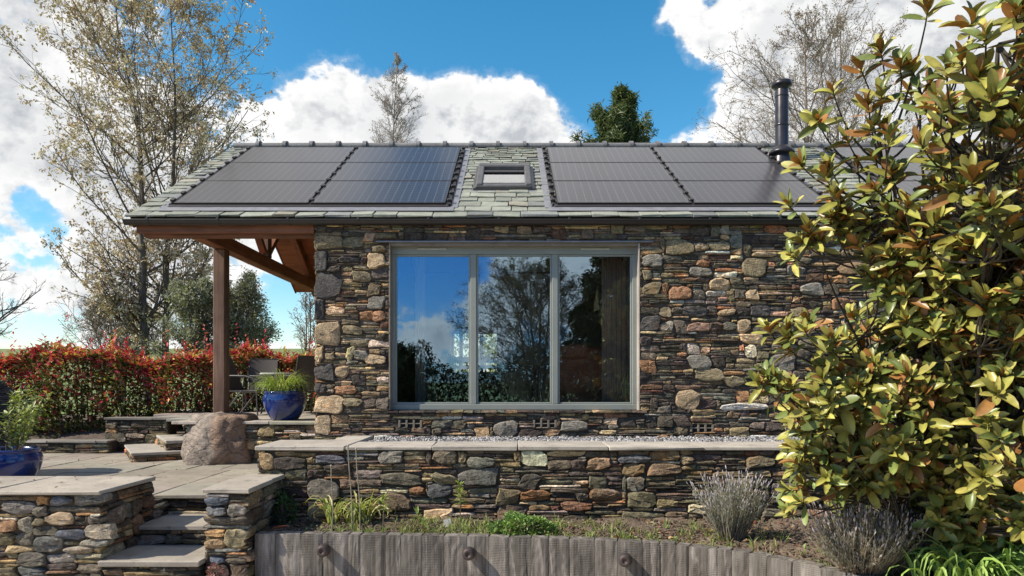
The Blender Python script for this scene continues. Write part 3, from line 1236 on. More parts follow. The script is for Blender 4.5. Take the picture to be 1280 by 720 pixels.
for (py_, zb) in ((9.63, -.47),):
    mb = MB()
    mb.bx(TX - .085, TX + .085, py_ - .085, py_ + .085, zb, 1.858, .015)
    mb.build('post', M_POST, house)

# --- inside: ceiling under the slopes
mb = MB()
for (xa, xb, sa, sb) in ((-1.97, SKH[0], .55, sl_), (SKH[1], 4.19, .55, sl_), (SKH[0], SKH[1], .55, SKH[2]), (SKH[0], SKH[1], SKH[3], sl_)):
    mb.box(roof_pt((xa + xb) / 2, (sa + sb) / 2, -.125), (xb - xa, sb - sa, .04), 0, R_ROOF)
c_ = roof_pt(1.11, (.75 + sl_) / 2, -.125)
mb.box((c_[0], 2 * RY - c_[1] + .002, c_[2]), (6.16, sl_ - .75, .04), 0, np.array([[1, 0, 0], [0, CP, SP], [0, -SP, CP]]))
mb.build('ceiling', m_simple('white_ceiling', (.74, .71, .64), .9, var=.04, scale=2), house)
# --- inside: floor, plaster, back windows
mb = MB()
IX0, IX1, IY0, IY1 = -1.98, 4.2, FY + .43, 13.9
mb.bx(IX0, IX1, IY0, IY1, FLOOR - .08, FLOOR, 0)
mb.build('floor', M_FLOOR, house)
mb = MB()
mb.bx(IX0 - .02, IX0, IY0, IY1, FLOOR, 2.0, 0)
mb.bx(IX1, IX1 + .02, IY0, IY1, FLOOR, 2.0, 0)
# back wall pierced by a glazed door
dx0, dx1, dz1 = PX(566, 13.9), PX(622, 13.9), .98
mb.bx(IX0, dx0, IY1, IY1 + .05, FLOOR, 2.2, 0)
mb.bx(dx1, IX1, IY1, IY1 + .05, FLOOR, 2.2, 0)
mb.bx(dx0, dx1, IY1, IY1 + .05, dz1, 2.2, 0)
mb.build('inner_wall', m_simple('inner_plaster', (.60, .52, .42), .9, var=.1, scale=2), house)
mb = MB()
for q in (0, .17, .20, .62, .66, 1.0):
    x = dx0 + (dx1 - dx0) * q
    mb.bx(x - .02, x + .02, IY1 - .02, IY1 + .06, FLOOR, dz1, .003)
mb.bx(dx0 + .02, dx1 - .02, IY1 - .015, IY1 + .055, .38, .50, .003)
mb.bx(dx0 + .02, dx1 - .02, IY1 - .015, IY1 + .055, FLOOR, .2, .003)
mb.build('glazed_door', m_simple('door_paint', (.12, .08, .05), .5), house)
# =================================================================== ground and hard landscaping
rs = np.random.default_rng(23)


def terrain(x, y):
    z = np.full(np.shape(x), -1.78)
    s = np.clip((y - 11.0) / 5.0, 0, 1)
    z = z + s * s * (3 - 2 * s) * 1.15
    h = np.clip((y - 22) / 110.0, 0, 1)
    hill = 6.6 * h * h * (3 - 2 * h) * np.clip((-(x) - .05 * y + 6) / 30.0, .0, 1)
    far = np.clip((y - 140) / 200.0, 0, 1)
    return z + hill * (1 - .6 * far)


xs = np.concatenate([np.linspace(-900, -70, 18), np.linspace(-60, 40, 51), np.linspace(60, 900, 12)])
ys = np.concatenate([np.linspace(-900, -20, 14), np.linspace(-15, 40, 45), np.linspace(44, 160, 30), np.linspace(180, 1200, 14)])
XX, YY = np.meshgrid(xs, ys)
ZZ = terrain(XX, YY) + rs.normal(0, .015, XX.shape)
mb = MB()
mb.grid(np.stack([XX, YY, ZZ], -1))
m, nt, b = newmat('meadow_grass')
n1 = nt.noise(nt.coords(), .25, 6)
n2 = nt.noise(nt.coords(), 6, 6)
c = nt.mix(nt.remap(n1, .35, .65, 0, 1), (.095, .15, .028), (.15, .17, .05))
c = nt.mix(1.0, c, nt.remap(n2, .3, .7, .7, 1.3), 'MULTIPLY')
nt.set(b, 'Base Color', c)
b.inputs['Roughness'].default_value = .9
struct(mb.build('ground', m, None, True))

# unseen pale gravel around the camera, added to bounce warm fill onto the facade
mb = MB()
gx_, gy_ = np.meshgrid(np.linspace(-12, 3.2, 40), np.linspace(-7.5, 6.3, 40), indexing='ij')
mb.grid(np.stack([gx_, gy_, np.full(gx_.shape, -1.735) + rs.normal(0, .004, gx_.shape)], -1), (.40, .35, .28), flip=True)
struct(mb.build('bounce_yard', m_simple('bounce_gravel', (.48, .42, .34), .9, var=.3, scale=40, bump=.5)))

# --- patio flags
PZ = -1.13


def flags(mb, poly_in, x0, x1, y0, y1, z, rs, cell=.15, th=.04, tone=(.29, .255, .205), sizes=(.45, .6, .75, .9)):
    def samp(r):
        return r.choice(sizes), r.choice(sizes[:3])
    for (x, y, w, h) in pack(x1 - x0, y1 - y0, rs, samp, cell, wmin=.3):
        cx, cy = x0 + x + w / 2, y0 + y + h / 2
        if not poly_in(cx, cy):
            continue
        g = rs.uniform(.78, 1.15)
        mb.box((cx, cy, z - th / 2 + rs.normal(0, .0015)), (w - .012, h - .012, th), .006, None, np.array(tone) * g * (1 + rs.normal(0, .025, 3)), .002, rs)


mb = MB()
flags(mb, lambda x, y: not (x < -3.5 and y < 6.5), -9.0, -2.4, 6.84, 11.94, PZ, rs)
flags(mb, lambda x, y: True, -9.0, -3.6, 6.30, 6.84, PZ, rs)
mb.bx(-9, -2.4, 6.98, 12.2, PZ - .5, PZ - .02, 0, (.10, .09, .075))
struct(mb.build('patio', M_SLAB))

# --- terrace in front of the gable
TZ = -.55
TE = 9.45
mb = MB()
def terr(x, y):
    return y > TE and x < HX0 and (x - -4.75) * .54 * -1 + (y - 10.1) * -.84 * 0 < 9 and (x > -4.85 + (y - 10.2) * -.62)
flags(mb, lambda x, y: x > -4.85 - max(0, y - 10.0) * .62, -6.5, HX0, TE - .05, 13.7, TZ, rs, tone=(.33, .295, .245))
mb.bx(-4.4, HX0 - .005, TE + .04, 13.8, -1.4, TZ - .03, 0, (.08, .07, .06))
struct(mb.build('terrace', M_SLAB))

# --- terrace front wall
def wall_thing(name, label, loc):
    return thing(name, label, 'wall', loc)


t = wall_thing('stone_wall', 'low rubble wall under the raised terrace, between the boulder and the house corner', (-3.2, TE, PZ))
mb = MB()
stone_face(mb, (-4.0, TE, PZ - .02), (1, 0, 0), (0, 0, 1), (0, -1, 0), 1.75, TZ - .03 - PZ, rs, samp_house,
           np.array([.08, .1, .14, .14, .16, .14, .05, .1, .07, .03, .02]), specials=[(.92, .02, .26, .26, (.36, .34, .29), 2.3)], gain=1.15)
mb.build('stones', M_STONE_H, t, 32)
mb = MB()
mb.bx(-4.0, HX0 + .3, TE + .012, TE + .3, PZ - .1, TZ - .045, 0)
mb.build('core', M_CORE, t)

# --- long planter wall under the window
CZ = -.645
WYF = 6.82
t = wall_thing('stone_wall', 'long dry stone wall with pale flag coping below the window, backing the planting bed', (0, WYF, -1.4))
mb = MB()
L0, L1 = -2.53, 6.5
def wsp(px0, py0, px1, py1):
    x0, x1 = PX(px0, WYF), PX(px1, WYF)
    z0, z1 = (HZ - py1) / F * WYF, (HZ - py0) / F * WYF
    return (x0 - L0, z0 + 1.5, x1 - x0, z1 - z0)
sp = []
for (a, b_, c, d, col, rn) in [(325, 565, 343, 587, (.30, .21, .11), 3.5), (474, 562, 505, 580, GRY, 3), (540, 562, 572, 580, (.15, .12, .08), 4),
        (572, 586, 625, 606, (.12, .115, .095), 4), (541, 592, 572, 606, (.24, .20, .12), 2.6), (511, 608, 533, 619, (.21, .11, .055), 3.2),
        (385, 598, 425, 627, (.12, .105, .085), 2.8), (535, 604, 565, 622, (.10, .10, .095), 2.6), (480, 617, 513, 640, (.16, .115, .075), 4),
        (650, 612, 687, 626, (.22, .11, .05), 3.4), (584, 571, 618, 585, (.15, .145, .11), 3), (478, 590, 528, 608, (.115, .10, .07), 3),
        (395, 568, 432, 580, (.10, .10, .11), 4), (732, 572, 763, 588, (.26, .17, .10), 2.6), (808, 580, 852, 594, (.19, .13, .08), 4),
        (735, 611, 778, 626, (.20, .13, .08), 2.8), (783, 614, 820, 635, (.15, .13, .075), 3), (850, 569, 866, 581, (.28, .21, .13), 3),
        (772, 569, 812, 579, (.12, .12, .12), 3), (932, 570, 968, 584, (.17, .14, .09), 3), (700, 627, 740, 638, (.18, .10, .06), 3)]:
    sp.append((*wsp(a, b_, c, d), col, rn))
stone_face(mb, (L0, WYF, -1.5), (1, 0, 0), (0, 0, 1), (0, -1, 0), L1 - L0, CZ - .045 + 1.5, rs, samp_garden, W_GARDEN, specials=sp, gain=1.28)
stone_face(mb, (L0, WYF + .72, -1.5), (0, -1, 0), (0, 0, 1), (-1, 0, 0), .74, CZ - .045 + 1.5, rs, samp_garden, W_GARDEN)
mb.build('stones', M_STONE_G, t, 32)
mb = MB()
mb.bx(L0 + .025, L1, WYF + .012, WYF + .70, -1.7, CZ - .05, 0)
mb.build('core', M_CORE, t)
mb = MB()
joints = [-2.56, -1.662, -.80, .06, .96, 1.9, 2.8, 3.75, 4.7, 5.6, 6.5]
for a, b_ in zip(joints[:-1], joints[1:]):
    g = rs.uniform(.9, 1.08)
    y1 = 7.54 if a < -1 or True else 7.54
    y1 = 7.54 if a < -1.7 else 7.36
    mb.box(((a + b_) / 2, (6.78 + y1) / 2 + rs.normal(0, .004), CZ - .02), (b_ - a - .007, y1 - 6.78, .042), .007, None, np.array((.39, .35, .29)) * g, .003, rs)
mb.box(((-2.0 - 1.665) / 2, (7.548 + 8.22) / 2, CZ - .024), (.33, 8.22 - 7.548, .04), .006, None, np.array((.40, .36, .30)))
mb.build('coping', M_SLAB, t)

# gravel margin along the foot of the house wall
mb = MB()
mb.bx(-2.5, 9.0, 7.37, 8.26, -1.3, CZ - .055, 0, (.2, .19, .18))
N = 7000
ico = np.array([(0, 0, 1), (.9, 0, .2), (.2, .85, .1), (-.8, .5, .15), (-.7, -.6, .1), (.3, -.9, .2), (0, 0, -.6)])
icT = np.array([(0, 1, 2), (0, 2, 3), (0, 3, 4), (0, 4, 5), (0, 5, 1), (6, 2, 1), (6, 3, 2), (6, 4, 3), (6, 5, 4), (6, 1, 5)])
pos = np.c_[rs.uniform(-1.6, 5.0, N), rs.uniform(7.36, 8.24, N), CZ - .045 + rs.uniform(0, .03, N)]
g = np.clip(rs.normal(.30, .10, N), .08, .6)
mb.scatter(ico, icT, pos, rot_from_axes(unit_dirs(N, rs), rs), np.c_[rs.uniform(.010, .024, (N, 2)), rs.uniform(.008, .014, N)], np.c_[g, g * .96, g * .92])
struct(mb.build('gravel_margin', M_SLAB), 'stuff')['label'] = 'grey gravel strip between coping and house wall'

# --- front wall at the left with flag coping
t = wall_thing('stone_wall', 'chunky dry stone wall with pale flag top in the lower left corner, beside the garden steps', (-4.6, 5.77, -1.78))
QZ = -.92
mb = MB()
QX = -3.50
x0 = -7.0
FYW = 5.80
def qsp(px0, py0, px1, py1):
    a, b_ = PX(px0, FYW), PX(px1, FYW)
    z0, z1 = (HZ - py1) / F * FYW, (HZ - py0) / F * FYW
    return (a - x0, z0 + 1.85, b_ - a, z1 - z0)
sp = []
for (a, b_, c, d, col, rn) in [(58, 640, 94, 656, (.30, .22, .14), 2.8), (110, 655, 142, 674, (.30, .25, .18), 4), (0, 650, 22, 666, (.26, .15, .08), 3.5),
        (42, 670, 80, 690, (.13, .125, .11), 2.8), (2, 626, 48, 642, (.17, .15, .13), 2.6), (40, 633, 60, 646, (.15, .13, .10), 2.6),
        (72, 661, 108, 674, (.09, .10, .12), 3), (95, 616, 134, 631, (.12, .115, .10), 4), (80, 682, 118, 692, (.22, .18, .13), 3.4),
        (62, 620, 92, 631, (.12, .13, .15), 3), (24, 708, 60, 722, (.11, .11, .10), 2.6), (100, 674, 138, 683, (.18, .17, .14), 4)]:
    sp.append((*qsp(a, b_, c, d), col, rn))
WG2 = np.array([.17, .14, .17, .13, .11, .07, .06, .08, .04, .015, .03])
stone_face(mb, (x0, FYW, -1.85), (1, 0, 0), (0, 0, 1), (0, -1, 0), QX - x0 + .02, QZ - .045 + 1.85, rs, samp_garden, WG2, specials=sp, gain=1.3)
stone_face(mb, (QX, FYW - .02, -1.85), (0, 1, 0), (0, 0, 1), (1, 0, 0), .86, QZ - .045 + 1.85, rs, samp_garden, WG2, specials=[(.50, .42, .17, .20, (.24, .14, .08), 2.4), (.1, .60, .25, .15, (.2, .15, .11), 3)])
stone_face(mb, (QX, FYW + .84, -1.85), (-1, 0, 0), (0, 0, 1), (0, 1, 0), QX - x0, QZ - .045 + 1.85, rs, samp_garden, WG2)
mb.build('stones', M_STONE_G, t, 32)
mb = MB()
mb.bx(x0, QX - .025, FYW + .012, FYW + .80, -1.9, QZ - .05, 0)
mb.build('core', M_CORE, t)
mb = MB()
for a, b_ in ((-7.0, -6.05), (-6.05, -5.2), (-5.2, -4.42), (-4.42, -3.46)):
    mb.box(((a + b_) / 2, (5.74 + 6.64) / 2, QZ - .02), (b_ - a - .008, .90, .042), .007, None, np.array((.33, .29, .235)) * rs.uniform(.9, 1.08), .003, rs)
mb.build('coping', M_SLAB, t)
# rubble cheek carrying on beside the steps at patio level
mb = MB()
stone_face(mb, (QX + .01, FYW + .82, -1.85), (0, 1, 0), (0, 0, 1), (1, 0, 0), .42, PZ - .04 + 1.85, rs, samp_garden, WG2)
mb.build('stones', M_STONE_G, t, 32)

# --- pier at the right of the steps
t = wall_thing('stone_pier', 'short dry stone pier with flag cap between the garden steps and the timber planter', (-2.46, 5.9, -1.78))
mb = MB()
AX0, AX1, AY0, AY1 = -2.63, -2.285, 5.89, 6.80
WG3 = np.array([.2, .2, .17, .11, .08, .06, .03, .09, .05, .02, .02])
def psp(px0, py0, px1, py1):
    a, b_ = PX(px0, AY0), PX(px1, AY0)
    z0, z1 = (HZ - py1) / F * AY0, (HZ - py0) / F * AY0
    return (a - AX0, z0 + 1.85, b_ - a, z1 - z0)
sp = [(*psp(a, b_, c, d), col, rn) for (a, b_, c, d, col, rn) in [(259, 661, 284, 671, (.36, .22, .10), 2.6), (259, 672, 284, 686, (.34, .23, .13), 2.6),
      (260, 620, 288, 632, (.10, .11, .13), 3), (286, 630, 310, 645, (.2, .18, .15), 3), (260, 633, 284, 645, (.12, .12, .12), 4), (264, 695, 284, 705, (.1, .11, .13), 3)]]
stone_face(mb, (AX0 - .01, AY0, -1.85), (1, 0, 0), (0, 0, 1), (0, -1, 0), AX1 - AX0 + .02, QZ - .045 + 1.85, rs, samp_garden, WG3, specials=sp, gain=1.3)
stone_face(mb, (AX1, AY0 - .01, -1.85), (0, 1, 0), (0, 0, 1), (1, 0, 0), AY1 - AY0 + .01, QZ - .045 + 1.85, rs, samp_garden, W_GARDEN)
stone_face(mb, (AX0, AY1, -1.85), (0, -1, 0), (0, 0, 1), (-1, 0, 0), AY1 - AY0 + .01, QZ - .045 + 1.85, rs, samp_garden, W_GARDEN)
mb.build('stones', M_STONE_G, t, 32)
mb = MB()
mb.bx(AX0 + .02, AX1 - .02, AY0 + .012, AY1, -1.9, QZ - .05, 0)
mb.build('core', M_CORE, t)
mb = MB()
for a, b_ in ((5.85, 6.42), (6.42, 6.795)):
    mb.box(((AX0 + AX1) / 2, (a + b_) / 2, QZ - .02), (AX1 - AX0 + .06, b_ - a - .006, .042), .007, None, np.array((.33, .29, .235)) * rs.uniform(.92, 1.06), .003, rs)
mb.build('coping', M_SLAB, t)

# --- garden steps between wall and pier
t = thing('garden_steps', 'stone steps with flag treads rising between the left wall and the pier', 'steps', (-3.05, 5.8, -1.78))
lv = [(-1.515, 5.75, 6.36), (-1.335, 6.33, 6.92)]
for i, (z, y0, y1) in enumerate(lv):
    mb = MB()
    mb.box(((QX + .03 + AX0 - .03) / 2, (y0 + y1) / 2, z - .022), (AX0 - QX - .02, y1 - y0, .044), .006, None, np.array((.31, .275, .225)) * (1, .97)[i], .003, rs)
    mb.build('tread', M_SLAB, t)
mb = MB()
for (yy, z0, z1) in ((5.79, -1.85, -1.56), (6.36, -1.515, -1.38), (6.90, -1.335, PZ - .04)):
    stone_face(mb, (QX + .02, yy, z0), (1, 0, 0), (0, 0, 1), (0, -1, 0), AX0 - QX - .04, z1 - z0, rs, samp_garden, WG3)
    mb.bx(QX + .02, AX0 - .02, yy + .012, yy + .3, z0 - .1, z1 - .005, 0, (.03, .027, .022))
mb.build('risers', M_STONE_G, t, 32)

# --- terrace steps, turned a little, beside the boulder
t = thing('terrace_steps', 'low stone steps climbing from the patio to the terrace left of the boulder', 'steps', (-5.3, 9.6, PZ))
A = np.array([-5.31, 9.56])
U = np.array([.84, .54])
Vv = np.array([-.54, .84])
for i, (off, voff, z) in enumerate(((0, 0, -1.0), (.44, .10, -.86), (.86, .16, -.72))):
    a = A + U * off + Vv * voff
    Ld, Wd = (.85, 1.5)
    mb = MB()
    ctr = a + U * Ld / 2 + Vv * Wd / 2
    R = np.array([[U[0], Vv[0], 0], [U[1], Vv[1], 0], [0, 0, 1]])
    mb.box((*ctr, z - .02), (Ld + .04, Wd + .04, .04), .006, R, np.array((.36, .33, .28)), .004, rs)
    mb.build('tread', M_SLAB, t)
    mb = MB()
    h = z - .04 - (PZ - .02)
    stone_face(mb, np.array([*a, PZ - .02]), (*U, 0), (0, 0, 1), (U[1], -U[0], 0), Ld, h, rs, samp_garden, WG2, gain=1.2)
    e = a + Vv * Wd
    stone_face(mb, np.array([*e, PZ - .02]), (*-Vv, 0), (0, 0, 1), (-U[0], -U[1], 0), Wd, h, rs, samp_garden, WG2, gain=1.2)
    mb.box((*ctr, (PZ + z - .06) / 2), (Ld - .04, Wd - .04, z - .04 - PZ), 0, R, (.03, .027, .022))
    mb.build('riser', M_STONE_G, t, 32)

# low walls holding the hedge bed
def low_wall(label, xa, xb, y, top, cap=True):
    t = wall_thing('stone_wall', label, ((xa + xb) / 2, y, PZ))
    mb = MB()
    stone_face(mb, (xa, y, PZ - .02), (1, 0, 0), (0, 0, 1), (0, -1, 0), xb - xa, top - .03 - PZ, rs, samp_garden, W_GARDEN)
    mb.build('stones', M_STONE_G, t, 32)
    mb = MB()
    mb.bx(xa, xb, y + .012, y + .30, PZ - .1, top - .035, 0)
    mb.build('core', M_CORE, t)
    mb = MB()
    x = xa
    while x < xb - .05:
        w = min(rs.uniform(.45, .8), xb - x)
        mb.box((x + w / 2, y + .12, top - .016), (w - .008, .34, .034), .006, None, np.array((.19, .175, .15)) * rs.uniform(.8, 1.1), .004, rs)
        x += w
    mb.build('coping', M_SLAB, t)


low_wall('low dark stone wall in front of the hedge, level with the terrace behind the small steps', -6.55, -5.55, 11.0, -.58)
low_wall('lowest dark stone kerb wall along the foot of the hedge beside the blue pot', -8.4, -6.35, 10.75, -.93)

# soil under the hedge
mb = MB()
G = np.array([[(x, y, z) for x in (-12, -9, -6.5, -5.5, -2.0)] for (y, z) in ((11.05, -.97), (11.6, -.85), (12.6, -.75), (14.5, -.7))])
mb.grid(G)
struct(mb.build('hedge_bed', M_SOIL))

# --- boulder under the porch post
def blob(c, r, seed, n=48, amp=.16, flat=None, strata=.03):
    r_ = np.random.default_rng(seed)
    th = np.linspace(0, np.pi, n // 2)
    ph = np.linspace(0, 2 * np.pi, n + 1)
    TH, PH = np.meshgrid(th, ph, indexing='ij')
    d = np.stack([np.sin(TH) * np.cos(PH), np.sin(TH) * np.sin(PH), np.cos(TH)], -1)
    rad = np.ones(TH.shape)
    for k in range(26):
        ax = norm(r_.normal(0, 1, 3))
        f = r_.uniform(1.5, 7)
        rad += amp / f * 1.2 * np.sin(f * (d @ ax) * 2.2 + r_.uniform(0, 6.28))
    e = .72
    dd = np.sign(d) * np.abs(d) ** e
    dd = dd / np.maximum(np.linalg.norm(dd, axis=-1, keepdims=True), 1e-6) * (np.linalg.norm(dd, axis=-1, keepdims=True) ** .6)
    V = dd * rad[..., None] * np.array(r)
    V = V + strata * np.sin((V @ np.array([2.2, 1.0, 5.2])) * 7)[..., None] * d
    if flat is not None:
        V[..., 2] = np.where(V[..., 2] > flat, flat + (V[..., 2] - flat) * .12, V[..., 2])
    return V + np.array(c)


m, nt, b = newmat('boulder_rock')
co = nt.coords()
st = nt.noise(nt.coords((2.2, 1.5, 6)), 3.2, 8, .65, 1.2)
fi = nt.noise(co, 26, 6, .65)
c = nt.mix(nt.remap(st, .3, .7, 0, 1), (.16, .128, .10), (.35, .29, .235))
sx_ = nt.n('ShaderNodeSeparateXYZ')
nt.links.new(co, sx_.inputs[0])
stain = nt.math('ADD', sx_.outputs[0], nt.math('MULTIPLY', nt.noise(co, 3, 5), .55))
c = nt.mix(nt.remap(stain, -3.86, -3.72, 0, .8, True), c, (.25, .155, .095))
c = nt.mix(1.0, c, nt.remap(fi, .3, .7, .75, 1.25), 'MULTIPLY')
nt.set(b, 'Base Color', c)
b.inputs['Roughness'].default_value = .85
vo = nt.n('ShaderNodeTexVoronoi', {'feature': 'DISTANCE_TO_EDGE'}, Scale=3.2)
dv = nt.n('ShaderNodeVectorMath', {'operation': 'ADD'})
nt.links.new(nt.coords((1, 1, 1.9)), dv.inputs[0])
nzc = nt.n('ShaderNodeTexNoise', None, Scale=5.0, Detail=6.0)
nt.links.new(co, nzc.inputs['Vector'])
scl = nt.n('ShaderNodeVectorMath', {'operation': 'SCALE'})
nt.links.new(nzc.outputs['Color'], scl.inputs[0])
scl.inputs['Scale'].default_value = .30
nt.links.new(scl.outputs[0], dv.inputs[1])
nt.links.new(dv.outputs[0], vo.inputs['Vector'])
crk = nt.remap(vo.outputs['Distance'], 0, .035, 1, 0, True)
c = nt.mix(nt.math('MULTIPLY', crk, .5), c, (.05, .04, .032))
c = nt.mix(nt.remap(nt.noise(co, 14, 6, .7), .62, .68, 0, .6, True), c, (.44, .42, .36))
nt.set(b, 'Base Color', c)
fi2 = nt.noise(nt.coords((1, 1, 2.5)), 34, 9, .72)
h = nt.math('ADD', nt.math('ADD', st, nt.math('MULTIPLY', fi2, .55)), nt.math('MULTIPLY', crk, -.5))
nt.set(b, 'Normal', nt.bump(h, .7, .03))
mb = MB()
r_ = np.random.default_rng(5)
n = 72
th = np.linspace(0, np.pi, n // 2)
ph = np.linspace(0, 2 * np.pi, n + 1)
TH, PH = np.meshgrid(th, ph, indexing='ij')
d = np.stack([np.sin(TH) * np.cos(PH), np.sin(TH) * np.sin(PH), np.cos(TH)], -1)
# planes of a rough block: the radius is the nearest of several cleavage planes
pl = [((0.05, .0, 1), .98), ((0, -1, .06), .92), ((.5, -.9, .1), .98), ((-.6, -.75, .35), .95), ((-1, .1, .25), .96), ((1, 0, .10), .98), ((0, 1, .1), 1), ((.7, .7, 0), 1.1),
      ((-.7, .7, .1), 1.1), ((-.5, -.5, .8), 1.18), ((.55, -.35, .8), 1.30), ((0, 0, -1), 1), ((-.9, -.3, .0), 1.0), ((.35, -1.0, -.25), 1.0), ((-.3, -1, .35), .93)]
acc = 0
for nn, dist in pl:
    c_ = np.maximum(d @ norm(np.array(nn, float)), 1e-3) / dist
    acc = acc + c_ ** 22
rad = acc ** (-1 / 22)
for k in range(30):
    ax = norm(r_.normal(0, 1, 3))
    f = r_.uniform(2, 13)
    rad = rad + .05 / f * np.sin(f * 2.2 * (d @ ax) + r_.uniform(0, 6.28))
V = d * rad[..., None] * np.array([.465, .42, .38])
stra = np.sin(V[..., 2] * 46 + V[..., 0] * 22 + 2.5 * np.sin(V[..., 0] * 9)) + .6 * np.sin(V[..., 2] * 90 + V[..., 0] * 40 + 2 * np.sin(V[..., 0] * 14 + V[..., 1] * 8))
left = np.clip(.6 - V[..., 0] * 3, .15, 1)
V = V + d * (stra * .011 * left)[..., None]
mb.grid(V + np.array([-4.10, 9.62, -.835]), (.3, .27, .22), flip=True)
tag(mb.build('boulder', m, None, True), 'large flat topped boulder carrying the wooden porch post', 'rock')

# --- timber retaining wall of upright sleepers, curving toward the viewer
SZ = -1.33
curve = np.array([(-2.275, 5.975), (-1.2, 5.925), (-.27, 5.86), (.6, 5.74), (1.30, 5.59), (1.80, 5.33), (2.12, 4.98), (2.38, 4.66), (2.62, 4.25), (2.80, 3.8), (2.92, 3.3)])
seg = np.linalg.norm(np.diff(curve, axis=0), axis=1)
cum = np.r_[0, np.cumsum(seg)]
t = thing('timber_retaining_wall', 'curved retaining wall of weathered upright oak sleepers along the front of the planting bed', 'retaining wall', (0, 5.85, -1.78))
ssum = .02
sl_pos = []
while ssum < cum[-1] - .2:
    w = rs.uniform(.17, .23)
    if rs.random() < .25:
        w = rs.uniform(.10, .15)
    c = np.array([np.interp(ssum + w / 2, cum, curve[:, 0]), np.interp(ssum + w / 2, cum, curve[:, 1])])
    d = norm(np.array([np.interp(ssum + w, cum, curve[:, i]) - np.interp(ssum, cum, curve[:, i]) for i in range(2)]))
    sl_pos.append((c, d, w))
    ssum += w
for (c, d, w) in sl_pos:
    R = np.array([[d[0], -d[1], 0], [d[1], d[0], 0], [0, 0, 1]])
    mb = MB()
    dz = rs.normal(0, .002)
    nrm = np.array([-d[1], d[0]])
    hh = 0.75
    ctr = c + nrm * (.06 + rs.normal(0, .0025))
    # sleeper with slightly wavy sawn face
    nx_, nz_ = 7, 14
    u_ = np.linspace(-1, 1, nx_)
    v_ = np.linspace(0, 1, nz_)
    UU, VV = np.meshgrid(u_, v_)
    ph = rs.uniform(0, 6.28, 4)
    dep = .0015 * np.sin(UU * 3 + ph[0] + VV * 2) + .001 * np.sin(UU * 7 + ph[1] + 3 * VV) + rs.normal(0, .0012, UU.shape)
    dep = dep + np.where(np.abs(UU) > .95, .005, 0) + np.where(VV > .97, .003, 0)
    fx_ = (UU * (w / 2 - .0012))
    G = np.stack([ctr[0] + d[0] * fx_ - nrm[0] * (.06 - dep), ctr[1] + d[1] * fx_ - nrm[1] * (.06 - dep), SZ - hh + VV * (hh + dz)], -1)
    mb.grid(G)
    mb.box((*(ctr + nrm * .01), SZ + dz - hh / 2 - .0015), (w - .005, .118, hh), .006, R)
    mb.build('sleeper', M_OAK, t, False)
for px, py in ((405, 688), (587, 692), (783, 700)):
    # where the ray of this column meets the wall
    i = min(range(len(sl_pos)), key=lambda k: abs(640 + sl_pos[k][0][0] / sl_pos[k][0][1] * F - px))
    c, d, w = sl_pos[i]
    nrm = np.array([-d[1], d[0]])
    z = (HZ - py) / F * (c[1] - .06)
    x = PX(px, c[1] - .05)
    mb = MB()
    prof = [(.045, 0), (.052, .02), (.056, .06), (.053, .085), (.042, .102), (.018, .108), (.017, .10), (.001, .10)]
    base = MB()
    base.lathe([(r, zz) for r, zz in prof], (0, 0, 0), 24)
    V = np.vstack(base.v)
    ax = np.array([-nrm[0], -nrm[1], 0])
    xx = np.array([d[0], d[1], 0])
    Vw = V[:, 0:1] * xx + V[:, 1:2] * np.array([0, 0, 1]) + V[:, 2:3] * ax
    mb.add(Vw + np.array([x, c[1] - .003, z]), np.vstack(base.q))
    mb.build('bolt', m_simple('dark_iron', (.06, .045, .04), .6, metal=.4) if 'dark_iron' not in bpy.data.materials else bpy.data.materials['dark_iron'], t, True)

# --- planting bed soil
xs = np.linspace(-2.27, 6.5, 190)
ys = np.linspace(0, 1, 60)
fy = np.interp(xs, curve[:, 0], curve[:, 1], right=3.2) + .10
YY = fy[:, None] + (WYF + .03 - fy)[:, None] * ys[None]
XX = np.repeat(xs[:, None], 60, 1)
ph = rs.uniform(0, 6.28, 12)
ZZ = -1.385 + .012 * np.sin(XX * 3 + ph[0]) * np.sin(YY * 4 + ph[1]) + .012 * np.sin(XX * 11 + ph[2] + YY * 7) + rs.normal(0, .008, XX.shape) + .02 * np.clip(YY - 6.2, 0, 1)
mb = MB()
mb.grid(np.stack([XX, YY, ZZ], -1), flip=True)
N = 5200
xx = rs.uniform(-2.2, 4, N)
fyy = np.interp(xx, curve[:, 0], curve[:, 1]) + .12
yy = fyy + (WYF - .03 - fyy) * rs.random(N)
g = rs.uniform(.04, .16, N)
warm = rs.uniform(.6, .9, N)
mb.scatter(ico, icT, np.c_[xx, yy, np.full(N, -1.375) + rs.uniform(0, .012, N)], rot_from_axes(unit_dirs(N, rs), rs), np.c_[rs.uniform(.008, .03, (N, 2)), rs.uniform(.006, .018, N)], np.c_[g, g * (warm * .3 + .6), g * warm * .8])
m, nt, b = newmat('bed_soil')
co = nt.coords()
nt.set(b, 'Base Color', nt.mix(1.0, (.13, .095, .065), nt.math('MULTIPLY', nt.remap(nt.noise(co, 25, 7, .7), .3, .7, .4, 1.5), nt.remap(nt.noise(co, 3, 4), .3, .7, .75, 1.3)), 'MULTIPLY'))
b.inputs['Roughness'].default_value = .95
nt.set(b, 'Normal', nt.bump(nt.noise(co, 60, 6, .7), .8, .02))
struct(mb.build('planting_bed', m))

